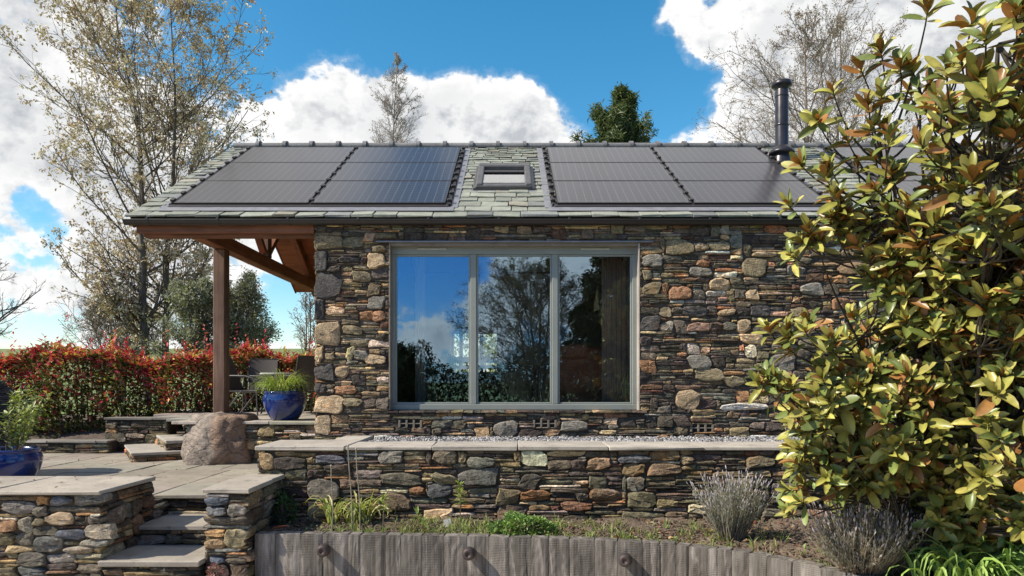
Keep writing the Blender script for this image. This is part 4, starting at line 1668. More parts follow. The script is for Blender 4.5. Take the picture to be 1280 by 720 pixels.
# leaf litter and chips
mb = MB()
LV, LQ = leaf_template(2, .5, .25, .2)
N = 420
xx = np.where(rs.random(N) < .6, rs.uniform(1.2, 3.2, N), rs.uniform(-2.2, 1.5, N))
fyy = np.interp(xx, curve[:, 0], curve[:, 1]) + .12
yy = fyy + (WYF - .08 - fyy) * rs.random(N)
d = unit_dirs(N, rs) * np.array([1, 1, .25])
cols = np.array([(.20, .11, .05), (.28, .17, .09), (.12, .07, .04), (.35, .27, .18), (.22, .07, .03)])[rs.integers(0, 5, N)] * rs.uniform(.6, 1.3, (N, 1))
sc = rs.uniform(.03, .075, N)
zl = np.full(N, -1.355)
pk = np.arange(N) < 70
xx = np.where(pk, rs.uniform(-6.6, -2.7, N), xx)
yy = np.where(pk, rs.uniform(6.95, 10.2, N), yy)
pk2 = np.arange(N) < 16
yy = np.where(pk2, rs.uniform(5.85, 6.5, N), yy)
xx = np.where(pk2, rs.uniform(-5.4, -3.6, N), xx)
zl = np.where(pk, PZ + .012, zl)
zl = np.where(pk2, QZ + .012, zl)
sc = np.where(pk, sc * .6, sc)
mb.scatter(LV, LQ, np.c_[xx, yy, zl], rot_from_axes(d, rs, rs.uniform(-.5, .5, N)), sc, cols)
o = mb.build('leaf_litter', m_leaf('dry_leaf', .7, .1), None)
struct(o, 'stuff')
# =================================================================== objects on the terrace and patio
rs = np.random.default_rng(31)
M_BLUE, _nt, _b = newmat('blue_glaze')
_co = _nt.coords()
_c = _nt.mix(_nt.remap(_nt.noise(_co, 5, 5, .6), .35, .7, 0, 1), (.006, .016, .085), (.010, .038, .20))
_nt.set(_b, 'Base Color', _c)
_b.inputs['Roughness'].default_value = .18
_b.inputs['Coat Weight'].default_value = .6
_b.inputs['Coat Roughness'].default_value = .06
_nt.set(_b, 'Normal', _nt.bump(_nt.noise(_co, 9, 4), .12, .02))
M_GRASS = m_leaf('blade_green', .5, .3, .3, .2)
M_LEAF = m_leaf('soft_leaf', .5, .28, .35, .25)
M_GLOSS = m_leaf('glossy_leaf', .28, .16, .5, .22)
M_TWIG = m_bark('twig_bark', (.17, .13, .10))
M_BARK = m_bark('tree_bark', (.15, .125, .095))


def ribbons(mb, pts, wid, col, flatn=None):
    """pts (N,k,3), wid (N,k) -> flat blades, slightly folded"""
    N, k, _ = pts.shape
    T = norm(np.gradient(pts, axis=1))
    side = norm(np.cross(T, np.array([0, 0, 1.]) + np.random.default_rng(1).normal(0, .3, (N, 1, 3))))
    nr = np.cross(side, T)
    V = np.stack([pts - side * wid[..., None] / 2 + nr * wid[..., None] * .15, pts, pts + side * wid[..., None] / 2 + nr * wid[..., None] * .15], 2)
    b = (np.arange(N)[:, None] * k + np.arange(k - 1)[None]) * 3
    Q = np.concatenate([np.stack([b + i, b + i + 1, b + i + 4, b + i + 3], -1).reshape(-1, 4) for i in (0, 1)])
    c = np.repeat(np.asarray(col), k * 3, axis=0)
    mb.add(V.reshape(-1, 3), Q, None, c)


def blades(mb, c, N, rs, r0, L, wid, cols, k=7, lean=(.1, .8), droop=.5, width_prof=None):
    a = rs.uniform(0, 2 * np.pi, N)
    rr = r0 * np.sqrt(rs.random(N))
    base = np.c_[c[0] + rr * np.cos(a), c[1] + rr * np.sin(a), np.full(N, c[2])]
    le = rs.uniform(*lean, N)
    az = a + rs.normal(0, .5, N)
    ln = L * rs.uniform(.6, 1.15, N)
    th0 = le * .5
    pts = np.zeros((N, k, 3))
    pts[:, 0] = base
    th = th0.copy()
    for i in range(1, k):
        d = np.c_[np.sin(th) * np.cos(az), np.sin(th) * np.sin(az), np.cos(th)]
        pts[:, i] = pts[:, i - 1] + d * (ln / (k - 1))[:, None]
        th = th + (le + droop * rs.uniform(.3, 1.3, N)) * (i / k) * .9
    t = np.linspace(0, 1, k)
    prof = width_prof if width_prof is not None else np.clip(1.05 - t ** 2.2, .03, 1)
    w = wid * rs.uniform(.7, 1.2, (N, 1)) * prof[None]
    cc = np.array(cols)[rs.integers(0, len(cols), N)] * rs.uniform(.75, 1.25, (N, 1))
    ribbons(mb, pts, w, cc)


def pot(label, c, r, h, n=40):
    t = thing('plant_pot', label, 'pot', c)
    mb = MB()
    prof = [(.001, 0), (r * .55, 0), (r * .62, h * .03), (r * .80, h * .22), (r * .93, h * .42), (r * 1.0, h * .62), (r * 1.01, h * .74), (r * .97, h * .86), (r * .93, h * .92), (r * .955, h * .945), (r * .965, h * .975),
            (r * .94, h), (r * .87, h), (r * .86, h * .9), (r * .85, h * .85)]
    mb.lathe(prof, c, n)
    mb.build('bowl', M_BLUE, t, True)
    mb = MB()
    mb.lathe([(r * .88, h * .86), (.001, h * .89)], c, n)
    mb.build('soil', M_SOIL, t, True)
    return t


pc = (-3.26, 9.80, TZ)
pot('glazed blue bowl pot on the terrace edge beside the house corner', pc, .30, .415)
mb = MB()
gtop = (pc[0] - .04, pc[1], TZ + .35)
blades(mb, gtop, 520, rs, .17, .46, .010, [(.33, .46, .09), (.40, .48, .12), (.22, .33, .06), (.44, .42, .17)], lean=(.15, 1.15), droop=.5)
tag(mb.build('ornamental_grass', M_GRASS), 'fresh green tufted grass growing in the blue bowl on the terrace', 'plant')
mb = MB()
N = 260
p = np.c_[rs.normal(0, .045, N) + pc[0] + .19, rs.normal(0, .06, N) + pc[1] - .03, TZ + .40 + rs.uniform(0, .12, N)]
LV, LQ = leaf_template(2, .5, .2, .2)
mb.scatter(LV, LQ, p, rot_from_axes(norm(unit_dirs(N, rs) + [0, 0, .5]), rs, rs.normal(0, .5, N)), rs.uniform(.03, .06, N), np.array([(.20, .19, .16), (.15, .16, .10), (.22, .17, .15)])[rs.integers(0, 3, N)])
mb.lathe([(.001, TZ + .36), (.09, TZ + .37), (.13, TZ + .42), (.10, TZ + .45), (.001, TZ + .46)], (pc[0] + .18, pc[1] - .03, 0), 14, (.12, .12, .08))
tag(mb.build('succulent', M_LEAF), 'dusty grey green rosette plant at the right rim of the terrace bowl', 'plant')

pc2 = (-5.46, 7.35, PZ)
pot('wide glazed blue pot on the patio at the left edge, behind the flag topped wall', pc2, .34, .41)
t = thing('potted_shrub', 'upright leafy green shrub growing from the wide blue pot at the left edge', 'shrub', (pc2[0], pc2[1], PZ + .35))
N = 26
a = rs.uniform(0, 6.28, N)
st = np.c_[pc2[0] + .12 * np.cos(a), pc2[1] + .12 * np.sin(a), np.full(N, PZ + .34)]
d = np.c_[np.cos(a) * .30, np.sin(a) * .30, np.ones(N)]
pth = make_paths(st, d, rs.uniform(.45, .80, N), 7, rs, .09, .1)
mb = MB()
mb.tubes(pth, np.repeat(np.linspace(.006, .002, 7)[None], N, 0), 4, (.12, .10, .05))
mb.build('stems', M_TWIG, t)
tt = rs.uniform(.2, 1, (N, 34))
pp, tg = interp_paths(pth, tt)
pp, tg = pp.reshape(-1, 3), tg.reshape(-1, 3)
d = norm(tg * .6 + unit_dirs(len(pp), rs) * .8)
LV, LQ = leaf_template(3, .34, .15, .2)
mb = MB()
mb.scatter(LV, LQ, pp, rot_from_axes(d, rs, rs.normal(0, .4, len(pp))), rs.uniform(.05, .095, len(pp)), np.array([(.26, .32, .08), (.38, .41, .15), (.48, .50, .24), (.14, .20, .05)])[rs.integers(0, 4, len(pp))])
mb.build('foliage', M_LEAF, t)

# stacked slate urn at the left edge
t = thing('slate_urn', 'tall dark urn of stacked ribbed slate, cut by the left edge of the photo', 'urn', (-6.44, 8.1, PZ))
mb = MB()
H = 1.14
nl = 46
for i in range(nl):
    z0 = PZ + H * i / nl
    z1 = PZ + H * (i + .93) / nl
    u = (i + .5) / nl
    r = .28 + .26 * math.sin(math.pi * min(1, .12 + .80 * u)) ** .8 - (.03 if u > .93 else 0)
    r += rs.normal(0, .004)
    g = rs.uniform(.6, 1.3)
    mb.lathe([(r - .06, z0), (r - .004, z0), (r, z0 + .003), (r + rs.normal(0, .002), z1 - .003), (r - .004, z1), (r - .06, z1)], (-6.44, 8.1, 0), 40, np.array((.085, .08, .085)) * g)
mb.lathe([(.30, PZ), (.30, PZ + H)], (-6.44, 8.1, 0), 24, (.02, .02, .02))
mb.build('slate_courses', M_STONE_H, t)

# terrace chairs and table
M_CHF = m_simple('chair_frame_metal', (.10, .09, .085), .4, metal=.5, var=.1)
M_SLING = m_simple('chair_mesh_fabric', (.075, .065, .06), .8, var=.15, scale=60)


def make_patio_chair():
    t = thing('patio_chair', '', 'chair')
    # faces +Y
    G = np.array([[(x, y, .40 - .03 * (1 - (y / .24) ** 2) * (1 - (x / .25) ** 2)) for x in np.linspace(-.24, .24, 7)] for y in np.linspace(-.22, .25, 8)])
    mb = MB()
    mb.grid(G)
    mb.grid(G + [0, 0, -.012], flip=True)
    mb.build('seat', M_SLING, t, True)
    mb = MB()
    G = np.array([[(x, -.22 - .22 * v + .03 * (x / .24) ** 2, .40 + .55 * v) for x in np.linspace(-.235, .235, 7)] for v in np.linspace(0, 1, 7)])
    mb.grid(G)
    mb.grid(G + [0, -.014, 0], flip=True)
    mb.build('backrest', M_SLING, t, True)
    mb = MB()
    for sx in (-1, 1):
        x = sx * .25
        mb.tubes(np.array([(x, .26, .40), (x, -.21, .395), (x, -.24, .43), (x, -.45, .96)]), np.full(4, .013), 6)
    mb.tubes(np.array([(-.25, -.45, .96), (.25, -.45, .96)]), np.full(2, .013), 6)
    mb.tubes(np.array([(-.25, .26, .40), (.25, .26, .40)]), np.full(2, .013), 6)
    mb.build('frame', M_CHF, t, True)
    for sx in (-1, 1):
        x = sx * .285
        mb = MB()
        mb.tubes(np.array([(x, -.33, .62), (x, -.15, .645), (x, .08, .64), (x, .20, .61), (x, .255, .54), (x, .27, .42)]), np.array([.012, .014, .015, .015, .014, .012]), 7)
        mb.build('armrest', M_CHF, t, True)
        mb = MB()
        mb.tubes(np.array([(x, .27, .42), (x, .29, .0)]), np.array([.013, .013]), 6, cap=True)
        mb.build('leg', M_CHF, t, True)
        mb = MB()
        mb.tubes(np.array([(x, .02, .40), (x, -.14, .2), (x, -.30, .0)]), np.array([.013, .013, .013]), 6, cap=True)
        mb.build('leg', M_CHF, t, True)
    return t


ch = make_patio_chair()
places = [((-4.36, 11.30, TZ), -95, 'grey brown mesh patio chair half hidden behind the wooden porch post, facing the small table'),
          ((-4.45, 12.15, TZ), -165, 'dark mesh patio chair behind the round table, its back against the red hedge'),
          ((-3.52, 11.45, TZ), 40, 'grey brown mesh patio chair between the blue bowl and the house corner, facing left')]
for i, (loc, rz, lab) in enumerate(places):
    c = ch if i == 0 else copy_tree(ch)
    c.location = loc
    c.rotation_euler = (0, 0, math.radians(rz))
    c['label'] = lab
    c['group'] = 'mesh chairs around the terrace table'
t = thing('patio_table', 'small round pale topped table among the mesh chairs on the terrace', 'table', (-4.03, 11.80, TZ))
mb = MB()
mb.lathe([(.001, TZ + .665), (.30, TZ + .665), (.312, TZ + .675), (.312, TZ + .69), (.30, TZ + .70), (.001, TZ + .70)], (-4.03, 11.80, 0), 36, (.42, .42, .38))
mb.build('tabletop', M_SLAB, t)
for k in range(4):
    a = k * math.pi / 2 + .5
    mb = MB()
    mb.tubes(np.array([(-4.03 + .10 * math.cos(a), 11.80 + .10 * math.sin(a), TZ + .664), (-4.03 + .10 * math.cos(a), 11.80 + .10 * math.sin(a), TZ + .3), (-4.03 + .30 * math.cos(a), 11.80 + .30 * math.sin(a), TZ)]), np.full(3, .014), 6)
    mb.build('leg', M_CHF, t, True)

# =================================================================== things inside, seen through the window
M_DARKWOOD = m_wood('dark_dining_wood', (.13, .06, .03), (.05, .022, .012), 'x', .45, 12)
M_LEATHER = m_simple('brown_leather', (.55, .21, .10), .45, var=.3, scale=5, bump=.2)
M_CURT = m_simple('brown_curtain', (.62, .47, .37), .9, var=.1, scale=20)
M_PALE = m_simple('cream_cloth', (.80, .75, .64), .9, var=.06, scale=10)
t = thing('dining_table', 'long dark wooden dining table inside behind the left and middle panes', 'table', (-.45, 10.9, FLOOR))
mb = MB()
mb.bx(-1.25, .45, 10.5, 11.4, FLOOR + .71, FLOOR + .75, .006)
mb.build('tabletop', M_DARKWOOD, t)
for x in (-1.15, .35):
    for y in (10.6, 11.3):
        mb = MB()
        mb.bx(x - .035, x + .035, y - .035, y + .035, FLOOR, FLOOR + .709, .004)
        mb.build('leg', M_DARKWOOD, t)


def make_hoop_chair():
    t = thing('dining_chair', '', 'chair')
    mb = MB()
    poly = [(.20 * math.copysign(abs(math.cos(a)) ** .7, math.cos(a)), .20 * math.copysign(abs(math.sin(a)) ** .7, math.sin(a))) for a in np.linspace(0, 2 * np.pi, 20, endpoint=False)]
    mb.prism(poly, .43, .465)
    mb.build('seat', M_DARKWOOD, t)
    mb = MB()
    a = np.linspace(0, np.pi, 15)
    pts = np.c_[.19 * np.cos(a), -.18 - .12 * np.sin(a), .46 + .44 * np.sin(a) ** .6]
    mb.tubes(pts, np.full(15, .012), 6)
    for x in (-.10, -.035, .035, .10):
        top = .46 + .44 * (1 - (x / .19) ** 2) ** .3
        mb.tubes(np.array([(x, -.18, .46), (x, -.18 - .115, top)]), np.full(2, .006), 5)
    mb.build('backrest', M_DARKWOOD, t)
    for sx in (-1, 1):
        for sy in (-1, 1):
            mb = MB()
            mb.tubes(np.array([(sx * .15, sy * .15, .435), (sx * .20, sy * .20, 0)]), np.array([.015, .012]), 6)
            mb.build('leg', M_DARKWOOD, t)
    return t


hc = make_hoop_chair()
for i, (x, y, rz, lab) in enumerate([(-.95, 10.2, 5, 'dark hoop back chair, back to the glass, in the left pane beside the mullion'),
                                     (-.25, 10.2, -8, 'dark hoop back chair at the table, in the middle pane near the left mullion'),
                                     (-.65, 11.80, 180, 'dark hoop back chair on the far side of the table, against the glazed door')]):
    c = hc if i == 0 else copy_tree(hc)
    c.location = (x, y, FLOOR)
    c.rotation_euler = (0, 0, math.radians(rz))
    c['label'] = lab
    c['group'] = 'dark hoop back dining chairs'
t = thing('armchair', 'brown leather armchair behind the right pane', 'armchair', (.95, 9.6, FLOOR))
def cushion(mb, c, s, e=.45, n=18):
    th = np.linspace(0, np.pi, n)
    ph = np.linspace(0, 2 * np.pi, 2 * n)
    TH, PH = np.meshgrid(th, ph, indexing='ij')
    f = lambda v: np.sign(v) * np.abs(v) ** e
    G = np.stack([f(np.sin(TH)) * f(np.cos(PH)), f(np.sin(TH)) * f(np.sin(PH)), f(np.cos(TH))], -1) * np.array(s) / 2 + np.array(c)
    mb.grid(G, flip=True)
for nm, parts in (('seat', [((.95, 9.6, FLOOR + .28), (.8, .8, .50))]), ('backrest', [((.95, 9.30, FLOOR + .62), (.72, .24, .72)), ((.86, 9.28, FLOOR + .90), (.42, .26, .22))]),
                  ('armrest', [((.57, 9.62, FLOOR + .42), (.20, .8, .50))]), ('armrest', [((1.33, 9.62, FLOOR + .42), (.20, .8, .50))])):
    mb = MB()
    for c, s in parts:
        cushion(mb, c, s)
    mb.build(nm, M_LEATHER, t, True)
mb = MB()
cushion(mb, (1.24, 9.22, FLOOR + .83), (.30, .2, .10), .7)
tag(mb.build('throw', m_simple('orange_wool', (.75, .30, .08), .9, bump=.4, scale=12), None, True), 'folded orange throw on the back corner of the leather armchair', 'throw')
mb = MB()
G = np.array([[(1.22 + .05 * v + u * .16, 9.09 - .012 * math.sin(u * 9), FLOOR + .80 - .42 * v) for u in np.linspace(0, 1 - .55 * 1e-3, 8)] for v in np.linspace(0, 1, 6)])
for r in range(6):
    f = 1 - .55 * (r / 5)
    G[r, :, 0] = 1.22 + .06 * r / 5 + np.linspace(0, .17 * f, 8)
mb.grid(G)
mb.grid(G + [0, .012, 0], flip=True)
tag(mb.build('blanket', M_PALE), 'cream cloth hanging over the armchair beside the curtain', 'blanket')


def curtain(label, x0, x1, y, mat, z0=FLOOR + .03, z1=1.75, nf=6):
    mb = MB()
    u = np.linspace(0, 1, nf * 10)
    for off, fl in ((0, False), (.006, True)):
        G = np.array([[(x0 + (x1 - x0) * uu, y + off + .035 * math.sin(uu * nf * 2 * math.pi) * (1 - .3 * v), z1 + (z0 - z1) * v) for uu in u] for v in np.linspace(0, 1, 8)])
        mb.grid(G, flip=not fl)
    tag(mb.build('curtain', mat, None, True), label, 'curtain')


curtain('brown curtain drawn to the right side of the window', PX(752, 8.82), PX(789, 8.82), 8.82, M_CURT)
curtain('narrow pale curtain hanging inside the left pane', PX(519, 9.6), PX(532, 9.6), 9.6, M_PALE, nf=3)
t = thing('wall_speaker', 'small dark speaker high on the inner wall behind the left pane', 'speaker', (-1.72, 10.2, 1.55))
mb = MB()
mb.box((-1.78, 10.2, 1.68), (.17, .18, .27), .015)
mb.build('cabinet', M_BLACK, t)
mb = MB()
mb.tubes(np.array([(-1.87, 10.2, 1.70), (-1.975, 10.2, 1.70)]), np.full(2, .018), 8)
mb.build('bracket', M_BLACK, t)
mb = MB()
V = np.array([(1.09, 8.75, 1.20), (1.12, 8.745, .92), (1.05, 8.75, .90), (1.05, 8.76, 1.0), (1.09, 8.756, 1.20), (1.12, 8.751, .92), (1.05, 8.756, .90), (1.05, 8.766, 1.0)])
mb.add(V, [(0, 3, 2, 1), (4, 5, 6, 7), (0, 1, 5, 4), (1, 2, 6, 5), (2, 3, 7, 6), (3, 0, 4, 7)])
mb.tubes(np.array([(1.09, 8.755, 1.199), (1.09, 8.755, 1.99)]), np.full(2, .0015), 4)
tag(mb.build('paper_ornament', m_simple('yellow_paper', (.75, .55, .22), .7)), 'small yellow paper ornament hanging inside the right pane', 'ornament')
# =================================================================== plants of the bed
SOILZ = -1.375
rs = np.random.default_rng(41)


def bedpt(px, py, z=SOILZ):
    Y = -z * F / (py - HZ)
    return np.array([PX(px, Y), Y, z])


# daffodil clump going over, with dry stems
c = bedpt(432, 655)
mb = MB()
for i in range(6):
    cc = c + np.array([rs.uniform(-.16, .20), rs.uniform(-.06, .10), 0])
    blades(mb, cc, 18, rs, .05, .43, .023, [(.33, .37, .09), (.45, .42, .15), (.22, .30, .07), (.52, .47, .24)], k=9, lean=(.05, .6), droop=.9)
tag(mb.build('daffodil_clump', M_GRASS), 'clump of yellowing bent strap leaves near the left end of the bed', 'plant')
for (px, p0, p1, Y, lab) in ((415, 655, 583, 6.3, 'dry flower stem, shortest and leftmost of the three above the strap leaves'), (436, 655, 558, 6.25, 'tall bare dry stem, middle one of the three above the strap leaves'), (446, 655, 562, 6.2, 'tall dry stem with a knob tip, rightmost of the three above the strap leaves')):
    a = np.array([PX(px + (4 if px > 430 else 0), Y), Y, SOILZ])
    b_ = np.array([PX(px, Y), Y, (HZ - p1) / F * Y])
    mb = MB()
    tt = np.linspace(0, 1, 8)[:, None]
    pts = a + (b_ - a) * tt + np.c_[.008 * np.sin(tt * 5), 0 * tt, 0 * tt]
    mb.tubes(pts, np.linspace(.0065, .0045, 8), 6, (.33, .30, .22))
    mb.lathe([(.001, -.012), (.009, 0), (.008, .012), (.001, .018)], pts[-1], 8, (.36, .33, .26))
    tag(mb.build('dry_stem', M_LEAF, None, True), lab, 'dry stem', 'dry flower stems in the bed')

# lily shoots
def lily(px, pbase, ptop, Y, label, nleaf):
    t = thing('lily_shoot', label, 'plant', (PX(px, Y), Y, SOILZ), 'young lily shoots in the bed')
    x = PX(px, Y)
    zt = (HZ - ptop) / F * Y
    mb = MB()
    tt = np.linspace(0, 1, 7)
    pts = np.c_[x + .01 * np.sin(tt * 3), np.full(7, Y), SOILZ + (zt - .03 - SOILZ) * tt]
    mb.tubes(pts, np.linspace(.006, .004, 7), 6, (.20, .17, .10))
    mb.build('stem', M_LEAF, t)
    mb = MB()
    u = rs.uniform(.55, 1, nleaf) ** .8
    a = rs.uniform(0, 6.28, nleaf)
    pos = np.c_[np.interp(u, tt, pts[:, 0]), np.full(nleaf, Y), SOILZ + (zt - .03 - SOILZ) * u]
    el = np.interp(u, [.5, 1], [.1, 1.25]) + rs.normal(0, .15, nleaf)
    d = np.c_[np.cos(a) * np.cos(el), np.sin(a) * np.cos(el), np.sin(el)]
    LV, LQ = leaf_template(3, .26, .12, .35)
    mb.scatter(LV, LQ, pos, rot_from_axes(d, rs), rs.uniform(.05, .095, nleaf), np.array([(.22, .28, .05), (.30, .34, .08), (.16, .23, .05)])[rs.integers(0, 3, nleaf)])
    mb.build('foliage', M_LEAF, t)


lily(574, 662, 603, 6.0, 'yellow green whorled lily shoot standing alone before the stone wall', 46)
lily(478, 655, 620, 6.25, 'short yellow green shoot just right of the strap leaf clump', 26)
lily(521, 655, 639, 6.1, 'smallest green shoot between the strap leaves and the brown tuft', 16)

# leafy mounds
def mound(name, label, c, r, h, N, cols, lsize, mat, seed, cat='plant', width=.6):
    r_ = np.random.default_rng(seed)
    t = thing(name, label, cat, tuple(c))
    d = unit_dirs(N, r_)
    d[:, 2] = np.abs(d[:, 2])
    rad = r_.uniform(.55, 1.0, N) ** .5
    nb = 1 + .16 * np.sin(d @ norm(r_.normal(0, 1, 3)) * 5 + 1) + .12 * np.sin(d @ norm(r_.normal(0, 1, 3)) * 9)
    pos = np.array(c) + d * (rad * nb)[:, None] * np.array([r[0], r[1], h])
    LV, LQ = leaf_template(2, width, .2, .25)
    dd = norm(d + r_.normal(0, .55, (N, 3)) + [0, 0, .2])
    mb = MB()
    cc = np.array(cols)[r_.integers(0, len(cols), N)] * r_.uniform(.75, 1.25, (N, 1))
    mb.scatter(LV, LQ, pos, rot_from_axes(dd, r_, r_.normal(0, .5, N)), r_.uniform(.6, 1.2, N) * lsize, cc)
    mb.build('foliage', mat, t)
    S = 40
    mb = MB()
    k = r_.integers(0, N, S)
    pts = np.stack([np.tile(np.array(c), (S, 1)) + r_.normal(0, .02, (S, 3)) * [1, 1, 0], (np.array(c) + pos[k]) / 2 + [0, 0, .02], pos[k]], 1)
    mb.tubes(pts, np.repeat(np.array([[.004, .003, .002]]), S, 0), 4, (.14, .13, .07))
    mb.build('stems', M_TWIG, t)
    return t


c = bedpt(652, 668)
mound('sedum_mound', 'low dense mound of bright green lobed leaves in the middle of the bed', c, (.31, .22), .20, 2600, [(.16, .27, .06), (.22, .34, .09), (.10, .19, .05), (.30, .38, .14)], .035, M_LEAF, 3)
c = bedpt(510, 668)
mound('brown_tuft', 'small brownish withered tuft at the bed edge left of the green mound', c, (.13, .09), .11, 420, [(.20, .15, .08), (.28, .22, .13), (.16, .18, .06)], .03, M_LEAF, 4, width=.3)
c = np.array([PX(352, 6.55), 6.55, SOILZ])
mound('fern', 'dark green fern in the shaded corner beside the pier', c, (.14, .11), .30, 420, [(.04, .10, .03), (.06, .14, .04), (.03, .07, .02)], .06, M_LEAF, 6, width=.3)
c = np.array([PX(270, 5.7), 5.70, -1.62])
mound('red_sedum', 'little reddish pink succulent at the foot of the pier by the lowest step', c, (.06, .05), .09, 160, [(.28, .10, .10), (.20, .12, .09), (.34, .18, .17)], .028, M_LEAF, 7)
mb = MB()
d = np.array([[.95, .1, .25]])
LV, LQ = leaf_template(5, .28, .3, .1)
mb.scatter(LV, LQ, np.array([[PX(338, 6.2), 6.2, SOILZ + .03]]), rot_from_axes(d, rs), np.array([.17]), np.array([(.42, .10, .04)]))
tag(mb.build('fallen_leaf', M_GLOSS), 'single curled red brown leaf lying on the soil beside the pier', 'leaf')
mb = MB()
p = bedpt(556, 660)
V = np.array([(0, 0, 0), (.07, .01, .02), (.05, .02, .085), (-.015, .01, .07)]) + p
mb.add(np.vstack([V, V + [0, .006, 0]]), [(0, 1, 2, 3), (7, 6, 5, 4), (0, 4, 5, 1), (1, 5, 6, 2), (2, 6, 7, 3), (3, 7, 4, 0)], None, (.55, .53, .50))
tag(mb.build('slate_chip', M_SLAB), 'small pale stone chip standing in the soil beside the short green shoot', 'stone')

# lavender bushes
def lavender(label, c, rx, h, N, spread, seed, woody):
    r_ = np.random.default_rng(seed)
    t = thing('lavender_bush', label, 'shrub', tuple(c), 'grey lavender bushes in the bed')
    a = r_.uniform(0, 6.28, N)
    rr = np.sqrt(r_.random(N))
    st = np.array(c) + np.c_[.10 * rr * np.cos(a), .08 * rr * np.sin(a), np.zeros(N)]
    d = np.c_[np.cos(a) * rr * spread, np.sin(a) * rr * spread * .8, np.ones(N)]
    ln = h * r_.uniform(.55, 1.1, N) * (1 - .12 * rr)
    pth = make_paths(st, d, ln, 7, r_, .10, .10)
    mb = MB()
    g = r_.uniform(.6, 1.2, (N, 1))
    mb.tubes(pth, np.repeat(np.linspace(.0032, .0013, 7)[None], N, 0), 3, np.array(woody) * g)
    mb.build('stems', M_LEAF, t)
    m_ = 34
    tt = r_.uniform(.3, .93, (N, m_))
    pos, tg = interp_paths(pth, tt)
    pos, tg = pos.reshape(-1, 3), tg.reshape(-1, 3)
    keep = r_.random(len(pos)) < .75
    pos, tg = pos[keep], tg[keep]
    d = norm(tg + unit_dirs(len(pos), r_) * .6)
    LV, LQ = leaf_template(1, .16, .2, .1)
    cols = np.array([(.42, .41, .36), (.35, .36, .29), (.50, .48, .44), (.27, .29, .19)])
    mb = MB()
    mb.scatter(LV, LQ, pos, rot_from_axes(d, r_), r_.uniform(.020, .042, len(pos)), cols[r_.integers(0, 4, len(pos))])
    ends = pth[:, -1]
    dirs = norm(pth[:, -1] - pth[:, -2])
    k = 5
    tt = np.linspace(0, 1, k)[None, :, None]
    sp = ends[:, None, :] + dirs[:, None, :] * tt * .035
    mb.tubes(sp, np.repeat(np.array([[.002, .0055, .006, .005, .001]]), N, 0) * r_.uniform(.6, 1.1, (N, 1)), 4, np.array((.42, .38, .40)) * r_.uniform(.7, 1.2, (N, 1)))
    mb.build('foliage', M_LEAF, t)


lavender('upright silvery lavender bush before the stone wall, with dry flower spikes', np.array([PX(915, 5.95), 5.95, SOILZ]), .3, .58, 300, .62, 8, (.36, .32, .26))
lavender('wide sprawling grey lavender bush with woody brown base beside the big shrub', np.array([PX(1080, 4.80), 4.80, SOILZ]), .45, .56, 520, 1.2, 9, (.36, .27, .19))

# strap leaved clump at the lower right
mb = MB()
for i in range(11):
    cc = np.array([PX(1185 + 95 * i / 10 + rs.uniform(-8, 8), 4.4), 4.4 + rs.uniform(-.10, .15), SOILZ - .02])
    blades(mb, cc, 17, rs, .07, .64, .028, [(.30, .45, .10), (.38, .52, .15), (.21, .33, .08)], k=8, lean=(.1, .8), droop=.7)
tag(mb.build('daylily_clump', M_GRASS), 'bright green arching strap leaves in the lower right corner under the big shrub', 'plant')

# weeds scattered through the bed
mb = MB()
for i in range(260):
    xx = rs.choice([rs.uniform(-1.6, 0), rs.uniform(.2, 2.6), rs.uniform(-.9, .2)])
    f0 = np.interp(xx, curve[:, 0], curve[:, 1]) + .13
    yy = f0 + (WYF - .2 - f0) * rs.random() ** 1.3
    blades(mb, (xx, yy, SOILZ + .005), int(rs.integers(5, 13)), rs, .03, rs.uniform(.05, .13), .008, [(.24, .33, .07), (.32, .34, .14), (.16, .26, .05), (.32, .26, .14)], k=5, lean=(.1, 1.1), droop=.5)
N = 900
xx = rs.uniform(-1.9, 2.7, N)
f0 = np.interp(xx, curve[:, 0], curve[:, 1]) + .13
yy = f0 + (WYF - .1 - f0) * rs.random(N) ** 1.6
cl = np.sin(xx * 4.1) * np.sin(yy * 5 + xx) + rs.normal(0, .3, N)
k = cl > .15
xx, yy = xx[k], yy[k]
LV, LQ = leaf_template(2, .6, .2, .25)
mb.scatter(LV, LQ, np.c_[xx, yy, SOILZ + rs.uniform(0, .035, len(xx))], rot_from_axes(norm(unit_dirs(len(xx), rs) * [1, 1, .3] + [0, 0, .4]), rs), rs.uniform(.018, .045, len(xx)), np.array([(.19, .29, .06), (.28, .36, .10), (.13, .2, .05)])[rs.integers(0, 3, len(xx))])
o = struct(mb.build('weeds', M_GRASS), 'stuff')

# =================================================================== the big glossy leaved shrub at the right
rs = np.random.default_rng(52)
t = thing('magnolia', 'big evergreen shrub with glossy olive leaves and rusty undersides filling the right edge', 'shrub', (2.95, 4.7, SOILZ))
